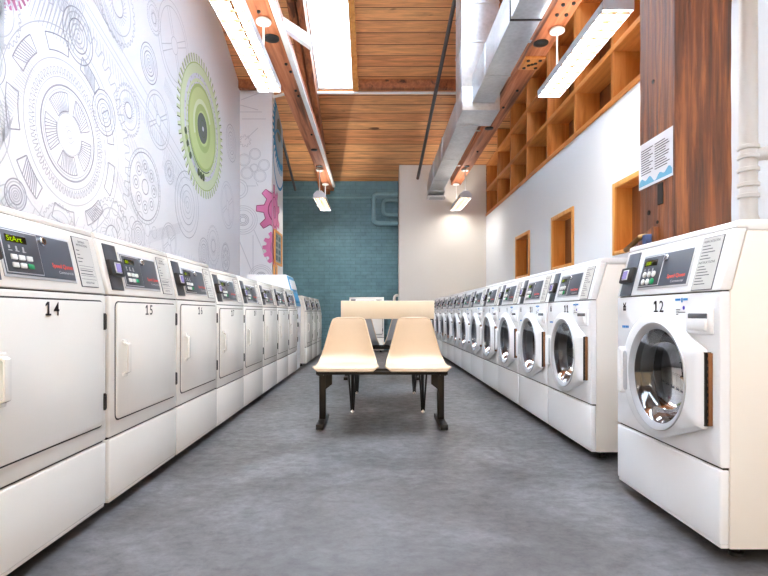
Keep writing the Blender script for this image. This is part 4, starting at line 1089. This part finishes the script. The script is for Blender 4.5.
def bench(label, loc, rz):
    o = thing('tandem_bench', label, 'bench', loc, rz, 'two-seat benches')
    for s in (-1, 1):
        se = shell(s*0.243, M['fibreglass'], M['fib_back']).build('seat_shell', o, angle=60)
        mb = MB()
        for x in (-0.09, 0.09): mb.box(s*0.243+x-0.02, s*0.243+x+0.02, -0.11, 0.06, 0.386, 0.400, M['black_steel'])
        mb.build('seat_bracket', se)
    mb = MB(); mb.box(-0.438, 0.438, -0.035, 0.035, 0.35, 0.388, M['black_steel'], 0.003); mb.box(-0.438, 0.438, -0.19, -0.165, 0.364, 0.388, M['black_steel'], 0.003)
    mb.box(-0.43, -0.39, -0.18, 0.02, 0.357, 0.388, M['black_steel']); mb.box(0.39, 0.43, -0.18, 0.02, 0.357, 0.388, M['black_steel']); mb.build('beam', o)
    for s in (-1, 1):
        mb = MB(); mb.box(s*0.412-0.0225, s*0.412+0.0225, -0.03, 0.03, 0.035, 0.357, M['black_steel'], 0.004)
        x = s*0.39; mb.prism([(x, 0.357), (x-s*0.045, 0.357), (x-s*0.045, 0.28), (x, 0.245)], 'y', -0.03, 0.02, M['black_steel']); lg = mb.build('leg', o)
        mb = MB(); mb.box(s*0.412-0.024, s*0.412+0.024, -0.225, 0.2, 0.006, 0.04, M['black_steel'], 0.004)
        mb.lathe([(0.014, 0), (0.014, 0.008)], M['bezel'], Tr(s*0.412, -0.2, 0), 10, cap0=True); mb.lathe([(0.014, 0), (0.014, 0.008)], M['bezel'], Tr(s*0.412, 0.17, 0), 10, cap0=True)
        mb.build('skid_foot', o)
    return o
bench('black framed bench with two cream shell seats facing the viewer', (0.036, 3.71, 0), 0)
bench('black framed bench with two shell seats behind the table, seen from its grey backs', (0.06, 6.25, 0), PI)
ta = thing('folding_table', 'beige laminate folding table on hairpin legs behind the front bench', 'table', (0.085, 4.56, 0))
mb = MB(); mb.box(-0.357, 0.357, -0.51, 0.62, 0.73, 0.868, M['laminate'], 0.004); mb.build('tabletop', ta)
for x in (-0.272, 0.275):
    for y, in ((-0.45,), (0.50,)):
        mb = MB(); f = (x, y, 0.012)
        for a, b in ((-0.055, -0.03), (0.055, -0.03), (0.0, 0.07)):
            mb.tube([(x+a, y+b, 0.73), (x+a*0.15, y+b*0.15, 0.02)], 0.0065 if b < 0 else 0.013, M['black_steel'], 8)
        mb.box(x-0.075, x+0.075, y-0.045, y+0.085, 0.722, 0.73, M['black_steel'])
        l = mb.build('hairpin_leg', ta)
        mb = MB(); mb.lathe([(0.016, 0.0), (0.016, 0.012), (0.012, 0.02), (0.012, 0.028)], M['chrome'], Tr(x, y, 0), 14, cap0=True); mb.build('foot', l)

# ------------------------------------------------------------------ light and camera
w = bpy.data.worlds.new('sky'); SC.world = w; w.use_nodes = True
bg = w.node_tree.nodes['Background']; bg.inputs[0].default_value = (0.76, 0.88, 1.0, 1); bg.inputs[1].default_value = 11.0

cam = bpy.data.cameras.new('camera'); co = bpy.data.objects.new('camera', cam); COL.objects.link(co)
co.location = (0, 0, 0.775); co.rotation_euler = (PI/2, 0, 0)
cam.sensor_width = 36; cam.lens = 530/768*36; cam.shift_x = 7.5/768; cam.shift_y = 25/768; cam.clip_start = 0.05
SC.camera = co
vs = SC.view_settings
vs.view_transform = 'Standard'; vs.look = 'None'; vs.exposure = 1.46; vs.gamma = 1.0; vs.use_curve_mapping = False
SC.cycles.max_bounces = 8; SC.cycles.diffuse_bounces = 5; SC.cycles.transparent_max_bounces = 8
SC.cycles.sample_clamp_indirect = 8.0
SC.cycles.use_denoising = True
